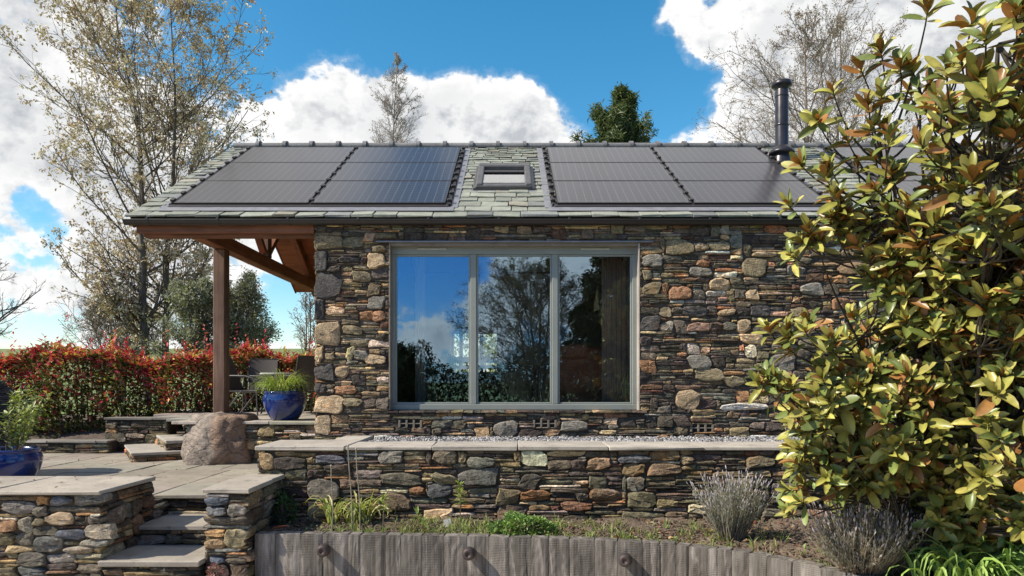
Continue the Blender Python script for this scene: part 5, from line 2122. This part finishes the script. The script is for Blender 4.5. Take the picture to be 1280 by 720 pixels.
# volume the shoots fill: (px, py, depth, rx px, rz px, ry m, share)
LOBES = [(1175, 540, 4.75, 185, 140, .7, 150), (1200, 640, 4.75, 110, 60, .4, 70), (1085, 600, 5.2, 60, 60, .3, 22), (1262, 400, 4.4, 70, 120, .4, 40), (1190, 355, 4.3, 60, 60, .3, 28), (1240, 300, 4.0, 60, 60, .3, 20), (1180, 330, 4.1, 95, 70, .4, 44), (1195, 410, 4.1, 70, 50, .3, 34), (1235, 460, 4.2, 55, 50, .3, 20), (1255, 330, 3.7, 60, 90, .3, 36), (1235, 600, 4.5, 75, 90, .3, 44), (1120, 520, 4.3, 85, 80, .3, 34), (1215, 420, 4.6, 150, 120, .7, 85), (1205, 300, 4.2, 150, 110, .6, 72), (1170, 165, 3.9, 105, 80, .5, 28),
         (1250, 200, 3.3, 120, 120, .45, 46), (1262, 60, 2.9, 70, 80, .3, 12), (1010, 470, 4.3, 55, 75, .3, 18), (1030, 590, 4.6, 60, 80, .3, 24), (1050, 300, 4.2, 50, 40, .25, 9),
         (1290, 520, 3.9, 90, 150, .5, 45), (1070, 240, 4.1, 55, 60, .3, 12)]
tips = []
for (px, py, Y, rx, rz, ry, n) in LOBES:
    n = int(n * (1.5 if py > 310 else 1.2))
    d = unit_dirs(n, rs)
    r = rs.uniform(.35, 1.0, n) ** .45
    q = d * r[:, None]
    q[:, 1] = np.where((rs.random(n) < .62) & (q[:, 1] > 0), -q[:, 1], q[:, 1])
    c = np.array([PX(px, Y), Y, (HZ - py) / F * Y])
    tips.append(c + q * np.array([rx / F * Y, ry, rz / F * Y]))
tips = np.vstack(tips)
# shoots one can pick out
ex = [(1000, 205, 4.1), (1022, 150, 4.0), (1040, 110, 3.95), (1075, 85, 3.9), (1160, 12, 3.6), (1185, 85, 3.0), (1215, 25, 3.0), (990, 320, 4.2), (1000, 300, 4.2), (968, 470, 4.3), (950, 478, 4.25),
      (985, 420, 4.3), (1010, 400, 4.3), (1000, 560, 4.5), (985, 640, 4.9), (1010, 690, 4.9), (1085, 130, 3.8), (1125, 80, 3.7), (1100, 60, 3.8), (1270, 15, 2.7), (1240, 120, 2.75), (1010, 285, 4.1), (985, 255, 4.15), (960, 410, 4.4)]
tips = np.vstack([tips, np.array([P(*e) for e in ex])])
tips = tips[(tips[:, 2] > SOILZ + .1)]
_px, _py = 640 + tips[:, 0] / tips[:, 1] * F, HZ - tips[:, 2] / tips[:, 1] * F
tips = tips[~((_px > 1000) & (_px < 1170) & (_py > 612) & (tips[:, 1] < 5.1))]
ctr = np.array([3.05, 4.9, -.3])
out = norm(tips - ctr)
adir = norm(out * np.array([.8, .8, .5]) + np.array([-.30, -.35, .75]) + rs.normal(0, .28, tips.shape))
NT_ = len(tips)
# leaves
lw, lw2 = leaf_template(6, .36, .20, .16, .82)
nl = len(lw) // 3
tv = np.vstack([lw, lw + np.array([0, 0, -.006])])
tq = np.vstack([lw2, lw2[:, ::-1] + len(lw)])
pos, Rr, sc, topc, botc = [], [], [], [], []
for i in range(NT_):
    n = int(rs.integers(9, 15))
    a0 = rs.uniform(0, 6.28)
    ax = adir[i]
    u = norm(np.cross(ax, [.3, .2, .9]))
    v = np.cross(ax, u)
    new = rs.random() < .35
    for j in range(n):
        az = a0 + j * 2.4
        f = j / (n - 1)                    # 0 = innermost young leaf
        pol = math.radians(16 + 60 * f ** 1.2 + rs.normal(0, 9))
        d = math.cos(pol) * ax + math.sin(pol) * (math.cos(az) * u + math.sin(az) * v)
        pos.append(tips[i] - ax * (.06 * f))
        # leaf normal should face the shoot axis
        x = norm(np.cross(d, ax))
        nr = np.cross(x, d)
        rl = rs.normal(0, .25)
        x, nr = x * math.cos(rl) + nr * math.sin(rl), nr * math.cos(rl) - x * math.sin(rl)
        Rr.append(np.stack([x, d, nr], -1))
        sc.append(rs.uniform(.075, .152) * (.72 + .38 * f))
        g = rs.random()
        tc = np.array((.31, .30, .065)) if g < .48 else (np.array((.16, .20, .05)) if g < .76 else (np.array((.40, .36, .09)) if g < .93 else np.array((.30, .155, .05))))
        topc.append(tc * rs.uniform(.7, 1.25))
        bc = np.array((.32, .15, .045)) if rs.random() < .7 else np.array((.20, .19, .06))
        botc.append(bc * rs.uniform(.75, 1.3))
# lower, older leaves down the twigs
pos, Rr, sc = np.array(pos), np.array(Rr), np.array(sc)
topc, botc = np.array(topc), np.array(botc)
m_ = len(lw)
N = len(pos)
sc3 = np.stack([sc * rs.uniform(.85, 1.2, N), sc, sc * rs.uniform(-.3, 2.6, N)], 1)
V = np.einsum('nij,nmj->nmi', Rr, tv[None] * sc3[:, None, :]) + pos[:, None, :]
Q = (tq[None] + (np.arange(N) * len(tv))[:, None, None]).reshape(-1, 4)
C = np.concatenate([np.repeat(topc[:, None], m_, 1), np.repeat(botc[:, None], m_, 1)], 1)
mid = np.zeros(len(tv))
mid[1:m_:3] = .25
C = C * (1 + mid)[None, :, None]
mb = MB()
mb.add(V.reshape(-1, 3), Q, None, C.reshape(-1, 3))
mb.build('foliage', m_leaf('magnolia_leaf', .33, .24, .4, .3), t, True)
# limbs: main stems then twigs reaching the tips
base = np.array([2.95, 4.75, SOILZ - .05])
M0 = 11
aim = tips[rs.choice(NT_, M0, replace=False)]
aim = np.array([P(px, py, Y) for px, py, Y in [(1060, 420, 4.5), (1110, 250, 4.3), (1150, 120, 3.95), (1200, 200, 4.1), (1260, 120, 3.2), (1290, 300, 3.6), (1230, 330, 4.5), (1160, 430, 4.6), (1050, 560, 4.6), (1280, 480, 4.0), (1225, 40, 3.0), (1090, 150, 3.95)]])
M0 = len(aim)
s_ = np.linspace(0, 1, 14)[None, :, None]
st = base + rs.normal(0, .10, (M0, 3)) * [1, 1, 0]
midp = (st + aim) / 2 + np.array([0, .15, .25]) * rs.uniform(.3, 1, (M0, 1)) - (aim - st) * np.array([.18, .1, 0])
mains = st[:, None] * (1 - s_) ** 2 + 2 * midp[:, None] * s_ * (1 - s_) + aim[:, None] * s_ ** 2
mains += np.cumsum(rs.normal(0, .008, mains.shape), 1)
mb = MB()
mb.tubes(mains, np.repeat(np.linspace(.017, .006, 14)[None], M0, 0), 7, (.2, .17, .12))
skel = mains.reshape(-1, 3)
start = tips - adir * .10
dist = np.linalg.norm(skel[None] - start[:, None] + np.array([0, 0, .25]), axis=2)
near = skel[np.argmin(dist + rs.uniform(0, .30, dist.shape), 1)]
s_ = np.linspace(0, 1, 8)[None, :, None]
c1 = start - adir * rs.uniform(.15, .3, (NT_, 1))
tw = near[:, None] * (1 - s_) ** 2 + 2 * c1[:, None] * s_ * (1 - s_) + tips[:, None] * s_ ** 2
mb.tubes(tw, np.repeat(np.linspace(.008, .0035, 8)[None], NT_, 0), 5, (.2, .17, .12))
mb.build('branches', m_bark('magnolia_bark', (.065, .055, .04)), t, True)

# fine leaved pale green shrub showing behind it
mb0 = np.array([PX(1145, 5.3), 5.3, SOILZ])
t = thing('bamboo_shrub', 'light green fine leaved shrub between the big glossy shrub and the house wall', 'shrub', tuple(mb0))
r_ = np.random.default_rng(12)
N = 60
st = mb0 + r_.normal(0, .12, (N, 3)) * [1, .6, 0]
pth = make_paths(st, np.c_[r_.normal(0, .28, N), r_.normal(0, .15, N), np.ones(N)], r_.uniform(1.2, 2.0, N), 8, r_, .08, .05)
mb = MB()
mb.tubes(pth, np.repeat(np.linspace(.006, .002, 8)[None], N, 0), 4, (.16, .18, .07))
mb.build('stems', M_TWIG, t)
pos, tg = interp_paths(pth, r_.uniform(.25, 1, (N, 70)))
pos, tg = pos.reshape(-1, 3), tg.reshape(-1, 3)
pos = pos + r_.normal(0, .05, pos.shape)
LV, LQ = leaf_template(2, .2, .1, .3)
mb = MB()
mb.scatter(LV, LQ, pos, rot_from_axes(norm(tg * .3 + unit_dirs(len(pos), r_)), r_, r_.normal(0, .5, len(pos))), r_.uniform(.06, .11, len(pos)), np.array([(.18, .27, .07), (.25, .34, .10), (.12, .2, .05)])[r_.integers(0, 3, len(pos))])
mb.build('foliage', M_LEAF, t)

# =================================================================== red tipped hedge
rs = np.random.default_rng(61)
t = thing('photinia_hedge', 'long hedge with bright red and yellow new leaves along the top, behind the patio', 'hedge', (-7, 12.2, -.9))
hx = np.array([-12.5, -9, -6.5, -4.5, -2.0])
hy = np.array([11.6, 11.75, 12.3, 13.1, 13.6])
N = 46000
x = rs.uniform(-12.5, -2.1, N)
cy = np.interp(x, hx, hy)
z = -1.0 + 1.48 * rs.random(N) ** .9
lump = .10 * np.sin(x * 3.1) + .08 * np.sin(x * 7.3 + 1) + .06 * np.sin(z * 6 + x * 4)
hw = .62 - .22 * np.clip((z + .2) / .8, 0, 1) + lump
side = np.where(rs.random(N) < .85, -1, 1)
dep = rs.random(N) ** 1.3
y = cy + side * hw * (1 - dep * .8)
topm = rs.random(N) < .18
zt = .37 + .10 * np.sin(x * 2.3 + .5) + .06 * np.sin(x * 6.1)
y = np.where(topm, cy + rs.uniform(-.45, .45, N), y)
z = np.where(topm, zt + rs.normal(0, .07, N), np.minimum(z, zt + .04))
d = norm(np.c_[rs.normal(0, .6, N), np.where(topm, rs.normal(0, .5, N), side * .7 + rs.normal(0, .5, N)), rs.normal(.45, .4, N)])
red = np.clip((z - (zt - 1.1 + .35 * np.sin(x * 1.7) * np.sin(x * 4.3 + z * 5))) / 1.1, 0, 1) ** 1.8 + .07
# new growth comes in sprigs: neighbouring leaves share their colour
cell = (np.floor(x * 8.5) * 73856093 + np.floor(y * 8.5) * 19349663 + np.floor(z * 8.5) * 83492791).astype(np.int64)
hsh = np.abs(np.sin(cell * 12.9898) * 43758.5453) % 1.0
u = np.where(rs.random(N) < .72, hsh, rs.random(N))
pal_r = np.array([(.56, .055, .095), (.62, .12, .13), (.60, .26, .11), (.55, .46, .13), (.42, .04, .08)])[rs.integers(0, 5, N)]
pal_g = np.array([(.07, .09, .025), (.045, .065, .02), (.13, .15, .04), (.24, .24, .07), (.24, .07, .06)])[rs.integers(0, 5, N)]
col = np.where((u < red * .66)[:, None], pal_r, pal_g) * rs.uniform(.75, 1.3, (N, 1))
LV, LQ = leaf_template(2, .42, .2, .15)
mb = MB()
mb.scatter(LV, LQ, np.c_[x, y, z], rot_from_axes(d, rs, rs.normal(0, .5, N)), rs.uniform(.07, .125, N), col)
# upright young shoots on top
S = 520
sx = rs.uniform(-12.4, -2.1, S)
sy = np.interp(sx, hx, hy) + rs.uniform(-.4, .35, S)
sz = .37 + .10 * np.sin(sx * 2.3 + .5) + .06 * np.sin(sx * 6.1)
hgt = rs.gamma(1.6, .085, S)
k = 9
tt = np.linspace(.1, 1, k)[None] * hgt[:, None]
lean = rs.normal(0, .12, (S, 2))
px_ = (sx[:, None] + lean[:, :1] * tt).ravel()
py_ = (sy[:, None] + lean[:, 1:] * tt).ravel()
pz_ = (sz[:, None] + tt).ravel()
n2 = len(px_)
shoot_c = np.repeat(np.array([(.56, .055, .085), (.60, .13, .11), (.54, .38, .10), (.46, .04, .07)])[rs.integers(0, 4, S)], k, axis=0)
mb.scatter(LV, LQ, np.c_[px_, py_, pz_], rot_from_axes(norm(unit_dirs(n2, rs) * [1, 1, .4] + [0, 0, .75]), rs, rs.normal(0, .4, n2)), rs.uniform(.065, .11, n2), shoot_c * rs.uniform(.8, 1.2, (n2, 1)))
mb.build('foliage', m_leaf('hedge_leaf', .48, .22, .25, .22), t)
N = 260
x = rs.uniform(-12.3, -2.2, N)
st = np.c_[x, np.interp(x, hx, hy) + rs.normal(0, .15, N), np.full(N, -1.0)]
pth = make_paths(st, np.c_[rs.normal(0, .25, N), rs.normal(-.05, .22, N), np.ones(N)], rs.uniform(1.0, 1.5, N), 7, rs, .12, .1)
mb = MB()
mb.tubes(pth, np.repeat(np.linspace(.014, .004, 7)[None], N, 0), 4, (.1, .07, .05))
mb.build('stems', M_TWIG, t)

# =================================================================== trees
def tree_thing(name, label, cat, base):
    return thing(name, label, cat, tuple(base))


LV3, LQ3 = leaf_template(1, .55, .25, .2)
LV4, LQ4 = leaf_template(2, .5, .2, .35)

M_CATKIN = m_leaf('catkins', .7, .06, .2)

# --- the sparse leaved tree behind the hedge, two stems
rs = np.random.default_rng(71)
B = np.array([PX(189, 18), 18.0, terrain(np.array(-9.5), np.array(18.)) - .05])
t = tree_thing('young_maple', 'tall twin stemmed tree with sparse bronze green spring leaves behind the hedge at the left', 'tree', B)
st = np.array([B + [-.10, 0, 0], B + [.22, .1, 0]])
trunk = make_paths(st, np.array([[-.05, 0, 1], [.06, 0.02, 1]]), np.array([11.5, 10.6]), 16, rs, .07, .08)
tr = np.array([np.linspace(.115, .012, 16), np.linspace(.10, .01, 16)])
mbt = MB()
mbt.tubes(trunk, tr, 10, (.2, .17, .13))
def prof(tv):
    return 3.9 * np.clip(np.sin(np.pi * np.clip((tv - .05) / 1.02, 0, 1) ** .8), .12, 1) ** .8
p1, r1, _ = branch(trunk, tr, rs, 46, .12, .98, (30, 62), prof, up=.075, wander=.08, k=9, rr=.36, rmin=.009)
p2, r2, _ = branch(p1, r1, rs, 12, .15, 1, (25, 60), None, .42, up=.04, wander=.11, k=6, rr=.55, rmin=.006)
p3, r3, _ = branch(p2, r2, rs, 6, .2, 1, (25, 65), None, .48, up=.03, wander=.14, k=4, rr=.55, rmin=.0035)
mbt.tubes(p1, r1, 6, (.18, .15, .11))
mbt.tubes(p2, r2, 4, (.17, .13, .10))
mbt.tubes(p3, r3, 3, (.17, .13, .10))
mbt.build('trunk', M_BARK, t, True)
ends = np.vstack([p3[:, -1], p3[:, 2], p2[:, -1]])
ends = ends[rs.random(len(ends)) < .44]
n = len(ends)
k = 7
pos = np.repeat(ends, k, 0) + rs.normal(0, .045, (n * k, 3))
cl = np.repeat(np.array([(.60, .48, .33), (.72, .63, .50), (.50, .41, .24), (.40, .28, .18)])[rs.integers(0, 4, n)], k, 0)
d = norm(unit_dirs(n * k, rs) + [0, 0, -.35])
mb = MB()
mb.scatter(LV3, LQ3, pos, rot_from_axes(d, rs, rs.normal(0, .8, n * k)), rs.uniform(.05, .10, n * k), cl * rs.uniform(.7, 1.3, (n * k, 1)))
mb.build('crown', m_leaf('maple_leaf', .6, .12, .3), t)


def simple_tree(name, label, base, H, R, seed, trunk_r=.12, n1=26, n2=8, n3=6, leaf=None, leafn=0, leafs=.05, start=.25, ang=(30, 60), bark=(.15, .125, .1), up=.05, stems=1, lean=.04, shape=.8, keep=1.0, mat=None, rmin=.004, tops=None, tmpl=None, jit=.04):
    r_ = np.random.default_rng(seed)
    t = tree_thing(name, label, 'tree' if 'shrub' not in name and 'bush' not in name else 'shrub', base)
    st = np.array(base) + r_.normal(0, .08, (stems, 3)) * [1, 1, 0]
    trunk = make_paths(st, np.c_[r_.normal(0, lean, (stems, 2)), np.ones(stems)], H * r_.uniform(.88, 1.0, stems), 14, r_, .04, .06)
    tr = np.repeat(np.linspace(trunk_r, trunk_r * .12, 14)[None], stems, 0)
    mb = MB()
    mb.tubes(trunk, tr, 8)
    f = tops or (lambda tv: R * np.clip(np.sin(np.pi * np.clip((tv - start + .12) / (1.12 - start), 0, 1) ** shape), .1, 1))
    p1, r1, _ = branch(trunk, tr, r_, n1, start, .99, ang, f, up=up, wander=.09, k=8, rr=.4, rmin=rmin * 2)
    p2, r2, _ = branch(p1, r1, r_, n2, .2, 1, (25, 60), None, .42, up=.04, wander=.12, k=5, rr=.5, rmin=rmin * 1.3)
    p3, r3, _ = branch(p2, r2, r_, n3, .2, 1, (25, 65), None, .5, up=.03, wander=.14, k=4, rr=.5, rmin=rmin)
    mb.tubes(p1, r1, 5)
    mb.tubes(p2, r2, 3)
    mb.tubes(p3, r3, 3)
    mb.build('trunk', m_bark(name + '_bark', bark), t, True)
    if leafn:
        ends = np.vstack([p3[:, -1], p3[:, 1], p2[:, -1]])
        ends = ends[r_.random(len(ends)) < keep]
        n = len(ends)
        pos = np.repeat(ends, leafn, 0) + r_.normal(0, jit, (n * leafn, 3))
        d = unit_dirs(n * leafn, r_)
        mb = MB()
        cc = np.repeat(np.array(leaf)[r_.integers(0, len(leaf), n)] * r_.uniform(.8, 1.2, (n, 1)), leafn, 0)
        a, b_ = tmpl or (LV3, LQ3)
        mb.scatter(a, b_, pos, rot_from_axes(d, r_, r_.normal(0, .8, len(d))), leafs * r_.uniform(.6, 1.3, len(d)), cc * r_.uniform(.75, 1.25, (len(d), 1)))
        mb.build('crown', mat or M_LEAF, t)
    return t


def tb(px, Y, dz=0):
    x = PX(px, Y)
    return np.array([x, Y, float(terrain(np.array(x), np.array(Y))) - .05 + dz])


# bare tree with pale catkins above the right of the roof
b_ = tb(1030, 21)
simple_tree('bare_tree', 'large bare spring tree with pale catkins rising behind the roof at the right', b_, 12.6, 4.6, 81, .12, 40, 12, 7,
            [(.44, .38, .31), (.36, .29, .23), (.28, .22, .14)], 3, .055, .30, (35, 70), (.25, .205, .165), .035, 2, .12, .75, .36, rmin=.006, mat=M_CATKIN)
b_ = tb(908, 26)
simple_tree('bare_sapling', 'low bare twiggy tree right behind the ridge, just left of the flue', b_, 9.2, 2.8, 82, .07, 30, 11, 7,
            [(.42, .36, .30), (.34, .27, .22)], 2, .055, .35, (30, 65), (.19, .155, .13), .05, 3, .16, .8, .5, rmin=.006, mat=M_CATKIN)
b_ = tb(491, 30)
simple_tree('birch', 'slim pale bare birch tip rising over the ridge left of centre', b_, 17.0, 1.9, 83, .09, 80, 9, 6,
            [(.48, .42, .37), (.40, .33, .28)], 2, .045, .45, (20, 45), (.33, .28, .25), .04, 1, .01, .9, .6, rmin=.007, mat=M_CATKIN)
b_ = tb(752, 28)
simple_tree('pine', 'dark green evergreen treetop over the ridge, right of the rooflight', b_, 13.0, 2.7, 84, .14, 54, 10, 6,
            [(.10, .135, .055), (.13, .17, .065), (.065, .09, .035), (.18, .20, .09)], 6, .24, .55, (45, 80), (.10, .075, .055), .03, 1, .02, .75, .8, rmin=.01, tmpl=(LV3 * [.35, 1, 1], LQ3), jit=.09,
            tops=lambda tv: 2.35 * np.clip((1.0 - tv) / .42, .04, 1) ** .75 * (.55 + .6 * np.abs(np.sin(tv * 31))))
# grey green evergreen shrub under the porch roof line
b_ = tb(268, 17.0)
simple_tree('olive_shrub', 'rounded grey green small leaved evergreen behind the hedge beside the porch post', b_, 3.4, 1.15, 85, .07, 20, 9, 6,
            [(.22, .23, .15), (.30, .30, .22), (.15, .16, .10), (.36, .36, .28)], 4, .065, .15, (25, 60), (.13, .11, .09), .05, 4, .20, .7, .55, rmin=.004, jit=.07)
b_ = tb(318, 18.0)
simple_tree('dark_bush', 'darker bushy evergreen right behind the porch post', b_, 3.6, 1.0, 86, .06, 20, 9, 6,
            [(.22, .23, .15), (.30, .30, .23)], 3, .06, .15, (25, 60), (.12, .1, .08), .05, 3, .16, .7, .9, rmin=.004, jit=.07)
b_ = tb(152, 21)
simple_tree('twiggy_shrub', 'pale bare twiggy shrub left of the tall tree trunk', b_, 3.3, 1.9, 87, .05, 24, 9, 6, [(.22, .19, .12), (.18, .16, .09)], 1, .05, .12, (30, 65), (.24, .20, .16), .04, 6, .30, .7, .4, rmin=.005)
b_ = tb(385, 17)
simple_tree('bare_shrub', 'small bare shrub with reddish twigs beside the house corner behind the hedge', b_, 3.1, .8, 88, .04, 18, 7, 5, [(.25, .2, .12)], 1, .04, .2, (20, 50), (.24, .17, .12), .06, 4, .12, .8, .4, rmin=.004)
b_ = tb(-25, 26)
simple_tree('bare_oak', 'dark bare tree entering at the left edge over the hedge', b_, 5.6, 2.3, 89, .16, 24, 9, 7, None, 0, .05, .2, (40, 80), (.10, .085, .08), .02, 1, .06, .8, rmin=.006)

# lit shrub behind the house, seen through the far glazed door
mound('garden_shrub', 'sunny yellow green shrub outside, seen through the far glazed door', np.array([-1.1, 18.5, -.65]), (2.4, 1.2), 2.5, 5000, [(.34, .40, .10), (.42, .46, .15), (.26, .33, .08)], .13, M_LEAF, 21, 'shrub')

# --- trees behind the photographer, seen mirrored in the window
b_ = np.array([.75, -7.2, -1.8])
simple_tree('mirrored_tree', 'leafy tree behind the viewer, seen reflected in the middle pane', b_, 6.4, 2.6, 90, .06, 34, 11, 6,
            [(.12, .105, .045), (.16, .13, .06), (.09, .08, .035)], 2, .06, .12, (30, 70), (.12, .10, .08), .05, 4, .12, .8, .55, rmin=.006, jit=.06)
b_ = np.array([3.9, -6.6, -1.8])
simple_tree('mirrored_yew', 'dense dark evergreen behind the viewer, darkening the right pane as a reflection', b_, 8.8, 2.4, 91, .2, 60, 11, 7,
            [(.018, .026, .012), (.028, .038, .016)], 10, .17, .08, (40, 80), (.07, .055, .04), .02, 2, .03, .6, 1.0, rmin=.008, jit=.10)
b_ = np.array([-4.6, -8.6, -1.8])
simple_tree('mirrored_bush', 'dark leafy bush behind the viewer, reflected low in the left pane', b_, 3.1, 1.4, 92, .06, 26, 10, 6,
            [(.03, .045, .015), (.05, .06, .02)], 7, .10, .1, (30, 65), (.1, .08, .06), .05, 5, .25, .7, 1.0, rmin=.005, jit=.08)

t = thing('mirrored_hedge', 'dark hedge behind the viewer, a low dark band in the window reflections', 'hedge', (0, -9.5, -1.8))
r_ = np.random.default_rng(93)
N = 16000
x = r_.uniform(-9, 9, N)
y = -9.5 + r_.uniform(-.6, .6, N)
z = -1.8 + (2.75 + .5 * np.sin(x * 1.1) + .25 * np.sin(x * 3.3) + .15 * np.sin(x * 7)) * r_.random(N) ** .8
mb = MB()
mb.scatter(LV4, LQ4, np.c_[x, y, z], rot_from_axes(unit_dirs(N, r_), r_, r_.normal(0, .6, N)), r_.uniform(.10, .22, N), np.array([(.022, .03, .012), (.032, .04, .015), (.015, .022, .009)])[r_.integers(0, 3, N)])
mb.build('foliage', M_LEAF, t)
S = 60
st = np.c_[r_.uniform(-9, 9, S), np.full(S, -9.5), np.full(S, -1.8)]
mb = MB()
mb.tubes(make_paths(st, np.c_[r_.normal(0, .2, (S, 2)), np.ones(S)], np.full(S, 1.9), 6, r_), np.repeat(np.linspace(.03, .008, 6)[None], S, 0), 4)
mb.build('stems', M_TWIG, t)

# =================================================================== light, sky, camera
sd = norm(np.array([1.05, .36, -1.0]))
sun = bpy.data.lights.new('sun', 'SUN')
sun.energy = 5.0
sun.angle = math.radians(.55)
sun.color = (1.0, .91, .77)
so = bpy.data.objects.new('sun', sun)
COL.objects.link(so)
so.rotation_euler = Vector(sd).to_track_quat('-Z', 'Y').to_euler()

w = bpy.data.worlds.new('World')
SC.world = w
w.use_nodes = True
nt = NT(w)
bg = nt.nodes['Background']
sky = nt.n('ShaderNodeTexSky', {'sky_type': 'NISHITA'})
sky.sun_disc = False
sky.sun_elevation = math.asin(-sd[2])
sky.sun_rotation = math.atan2(-sd[0], -sd[1])
sky.air_density = 1.0
sky.dust_density = .4
sky.ozone_density = 2.2
tc = nt.n('ShaderNodeTexCoord')
D = tc.outputs['Generated']


def dirpx(px, py):
    return norm(np.array([px - 640, F, HZ - py]))


dens = None
# cloud banks as they stand in the sky: (px, py, angular radius deg, weight)
CL = [(20, 100, 13, .44), (60, 215, 11, .30), (10, 345, 9, .16), (110, 345, 9, .24), (230, 300, 9, .28), (300, 400, 10, .22),
      (350, 135, 6, .46), (440, 155, 6.5, .54), (530, 140, 5.5, .48), (620, 155, 6, .52), (690, 170, 4.5, .38), (560, 200, 9, .40), (860, 15, 4, .34),
      (960, 60, 7, .40), (1080, 60, 10, .44), (1200, 60, 13, .44), (1010, 140, 7, .38), (960, 180, 6, .30), (1300, 200, 15, .40), (230, 10, 3, .20), (75, 8, 4, .22),
      (560, -30, 11, -.6), (470, 10, 6, -.5), (760, 80, 7, -.55), (850, 120, 4, -.30), (260, 40, 6, -.30), (340, 40, 6, -.4), (150, 30, 4, -.2), (25, 285, 4.2, -.55), (70, 255, 3, -.4), (100, 320, 3, -.3), (365, 380, 4, -.4), (30, 400, 4, -.3), (150, 75, 3, -.3), (25, 25, 4, -.15), (700, 10, 8, -.3), (842, 25, 2.2, .30), (868, 70, 2, .2), (880, 135, 2.4, .34), (860, 185, 2, .28), (600, 45, 1.6, .2)]
CL = [(dirpx(px, py), rad, wt) for px, py, rad, wt in CL]
# the high cloud sheet that the solar panels mirror, with one blue opening, and banks behind the viewer
CL += [(norm(np.array(v)), rad, wt) for v, rad, wt in [((-.45, .62, .78), 22, .6), ((.15, .62, .80), 20, .6), ((.55, .6, .8), 24, .6), ((0, .2, 1), 24, .3), ((-.16, .62, .78), 7, -.5), ((-.12, .66, .70), 6, -.3),
      ((-.17, -1, .065), 5.5, .5), ((-.06, -1, .075), 5, .45), ((-.13, -1, .155), 5, -.5), ((-.18, -1, .24), 5, .55), ((.07, -1, .15), 7, .4)]]
for (c, rad, wt) in CL:
    dt = nt.n('ShaderNodeVectorMath', {'operation': 'DOT_PRODUCT'})
    nt.links.new(D, dt.inputs[0])
    dt.inputs[1].default_value = tuple(c)
    v = nt.remap(dt.outputs['Value'], math.cos(math.radians(rad)), 1.0, 0, wt, True)
    dens = v if dens is None else nt.math('ADD', dens, v)
sepd = nt.n('ShaderNodeSeparateXYZ')
nt.links.new(D, sepd.inputs[0])
wide = nt.noise(D, 2.3, 3, .5)
back = nt.remap(sepd.outputs[1], .15, -.1, 0, 1, True)
dens = nt.math('ADD', dens, nt.math('MULTIPLY', back, nt.remap(wide, .42, .66, -.25, .10)))
mp = nt.n('ShaderNodeMapping')
nt.links.new(D, mp.inputs[0])
mp.inputs['Scale'].default_value = (1, 1, 1.25)
mp.inputs['Location'].default_value = (.31, .2, .1)


def cloud_noise(vec):
    a = nt.noise(vec, 5.0, 12, .60, .15)
    b2 = nt.noise(vec, 21, 9, .62, .2)
    # billows: folded noise gives the cauliflower edge
    f1 = nt.math('ABSOLUTE', nt.math('SUBTRACT', nt.noise(vec, 13, 4, .5), .5))
    f2 = nt.math('ABSOLUTE', nt.math('SUBTRACT', nt.noise(vec, 31, 5, .55), .5))
    s_ = nt.math('ADD', nt.math('MULTIPLY', a, .62), nt.math('MULTIPLY', b2, .38))
    s_ = nt.math('SUBTRACT', s_, nt.math('MULTIPLY', f1, .55))
    return nt.math('ADD', nt.math('SUBTRACT', s_, nt.math('MULTIPLY', f2, .35)), .09)


cn = cloud_noise(mp.outputs[0])
off = nt.n('ShaderNodeVectorMath', {'operation': 'ADD'})
nt.links.new(mp.outputs[0], off.inputs[0])
off.inputs[1].default_value = (-.022, -.004, .030)
cn2 = cloud_noise(off.outputs[0])
dd = nt.math('ADD', dens, nt.math('MULTIPLY', nt.math('SUBTRACT', cn, .5), 2.4))
mask = nt.remap(dd, .07, .34, 0, 1, True)
thin = nt.remap(dd, -.1, .16, 0, .13, True)
mask = nt.math('MAXIMUM', mask, thin)
lit = nt.math('ADD', nt.math('MULTIPLY', nt.math('SUBTRACT', cn, cn2), 3.8), .87, True)
thick = nt.remap(dd, .35, 1.0, 0, .30, True)
low = nt.remap(nt.noise(mp.outputs[0], 3.6, 5, .5), .42, .66, 0, .26, True)
lit = nt.math('SUBTRACT', nt.math('SUBTRACT', lit, thick), nt.math('MULTIPLY', low, nt.remap(dd, .25, .5, 0, 1)), True)
cc = nt.mix(nt.math('ADD', lit, nt.math('MULTIPLY', back, .3), True), (5.6, 5.9, 6.3), (11.6, 11.5, 11.3))
hs = nt.n('ShaderNodeHueSaturation', None, Saturation=1.36, Value=1.95, Hue=.485)
nt.links.new(sky.outputs[0], hs.inputs['Color'])
nt.links.new(nt.mix(mask, nt.mix(back, hs.outputs[0], nt.mix(1.0, hs.outputs[0], (.40, .62, .95), 'MULTIPLY')), cc), bg.inputs['Color'])
bg.inputs['Strength'].default_value = .070

cam = bpy.data.cameras.new('camera')
co_ = bpy.data.objects.new('camera', cam)
COL.objects.link(co_)
co_.location = (0, 0, 0)
co_.rotation_euler = (math.radians(90), 0, 0)
cam.sensor_width = 36
cam.lens = 24
cam.shift_y = (HZ - 360) / 1280
cam.clip_end = 4000
cam.clip_start = .05
SC.camera = co_
SC.view_settings.view_transform = 'Standard'
SC.view_settings.look = 'None'
SC.view_settings.exposure = .48
SC.view_settings.gamma = 1
SC.cycles.max_bounces = 8
SC.cycles.transparent_max_bounces = 12
SC.cycles.use_denoising = True
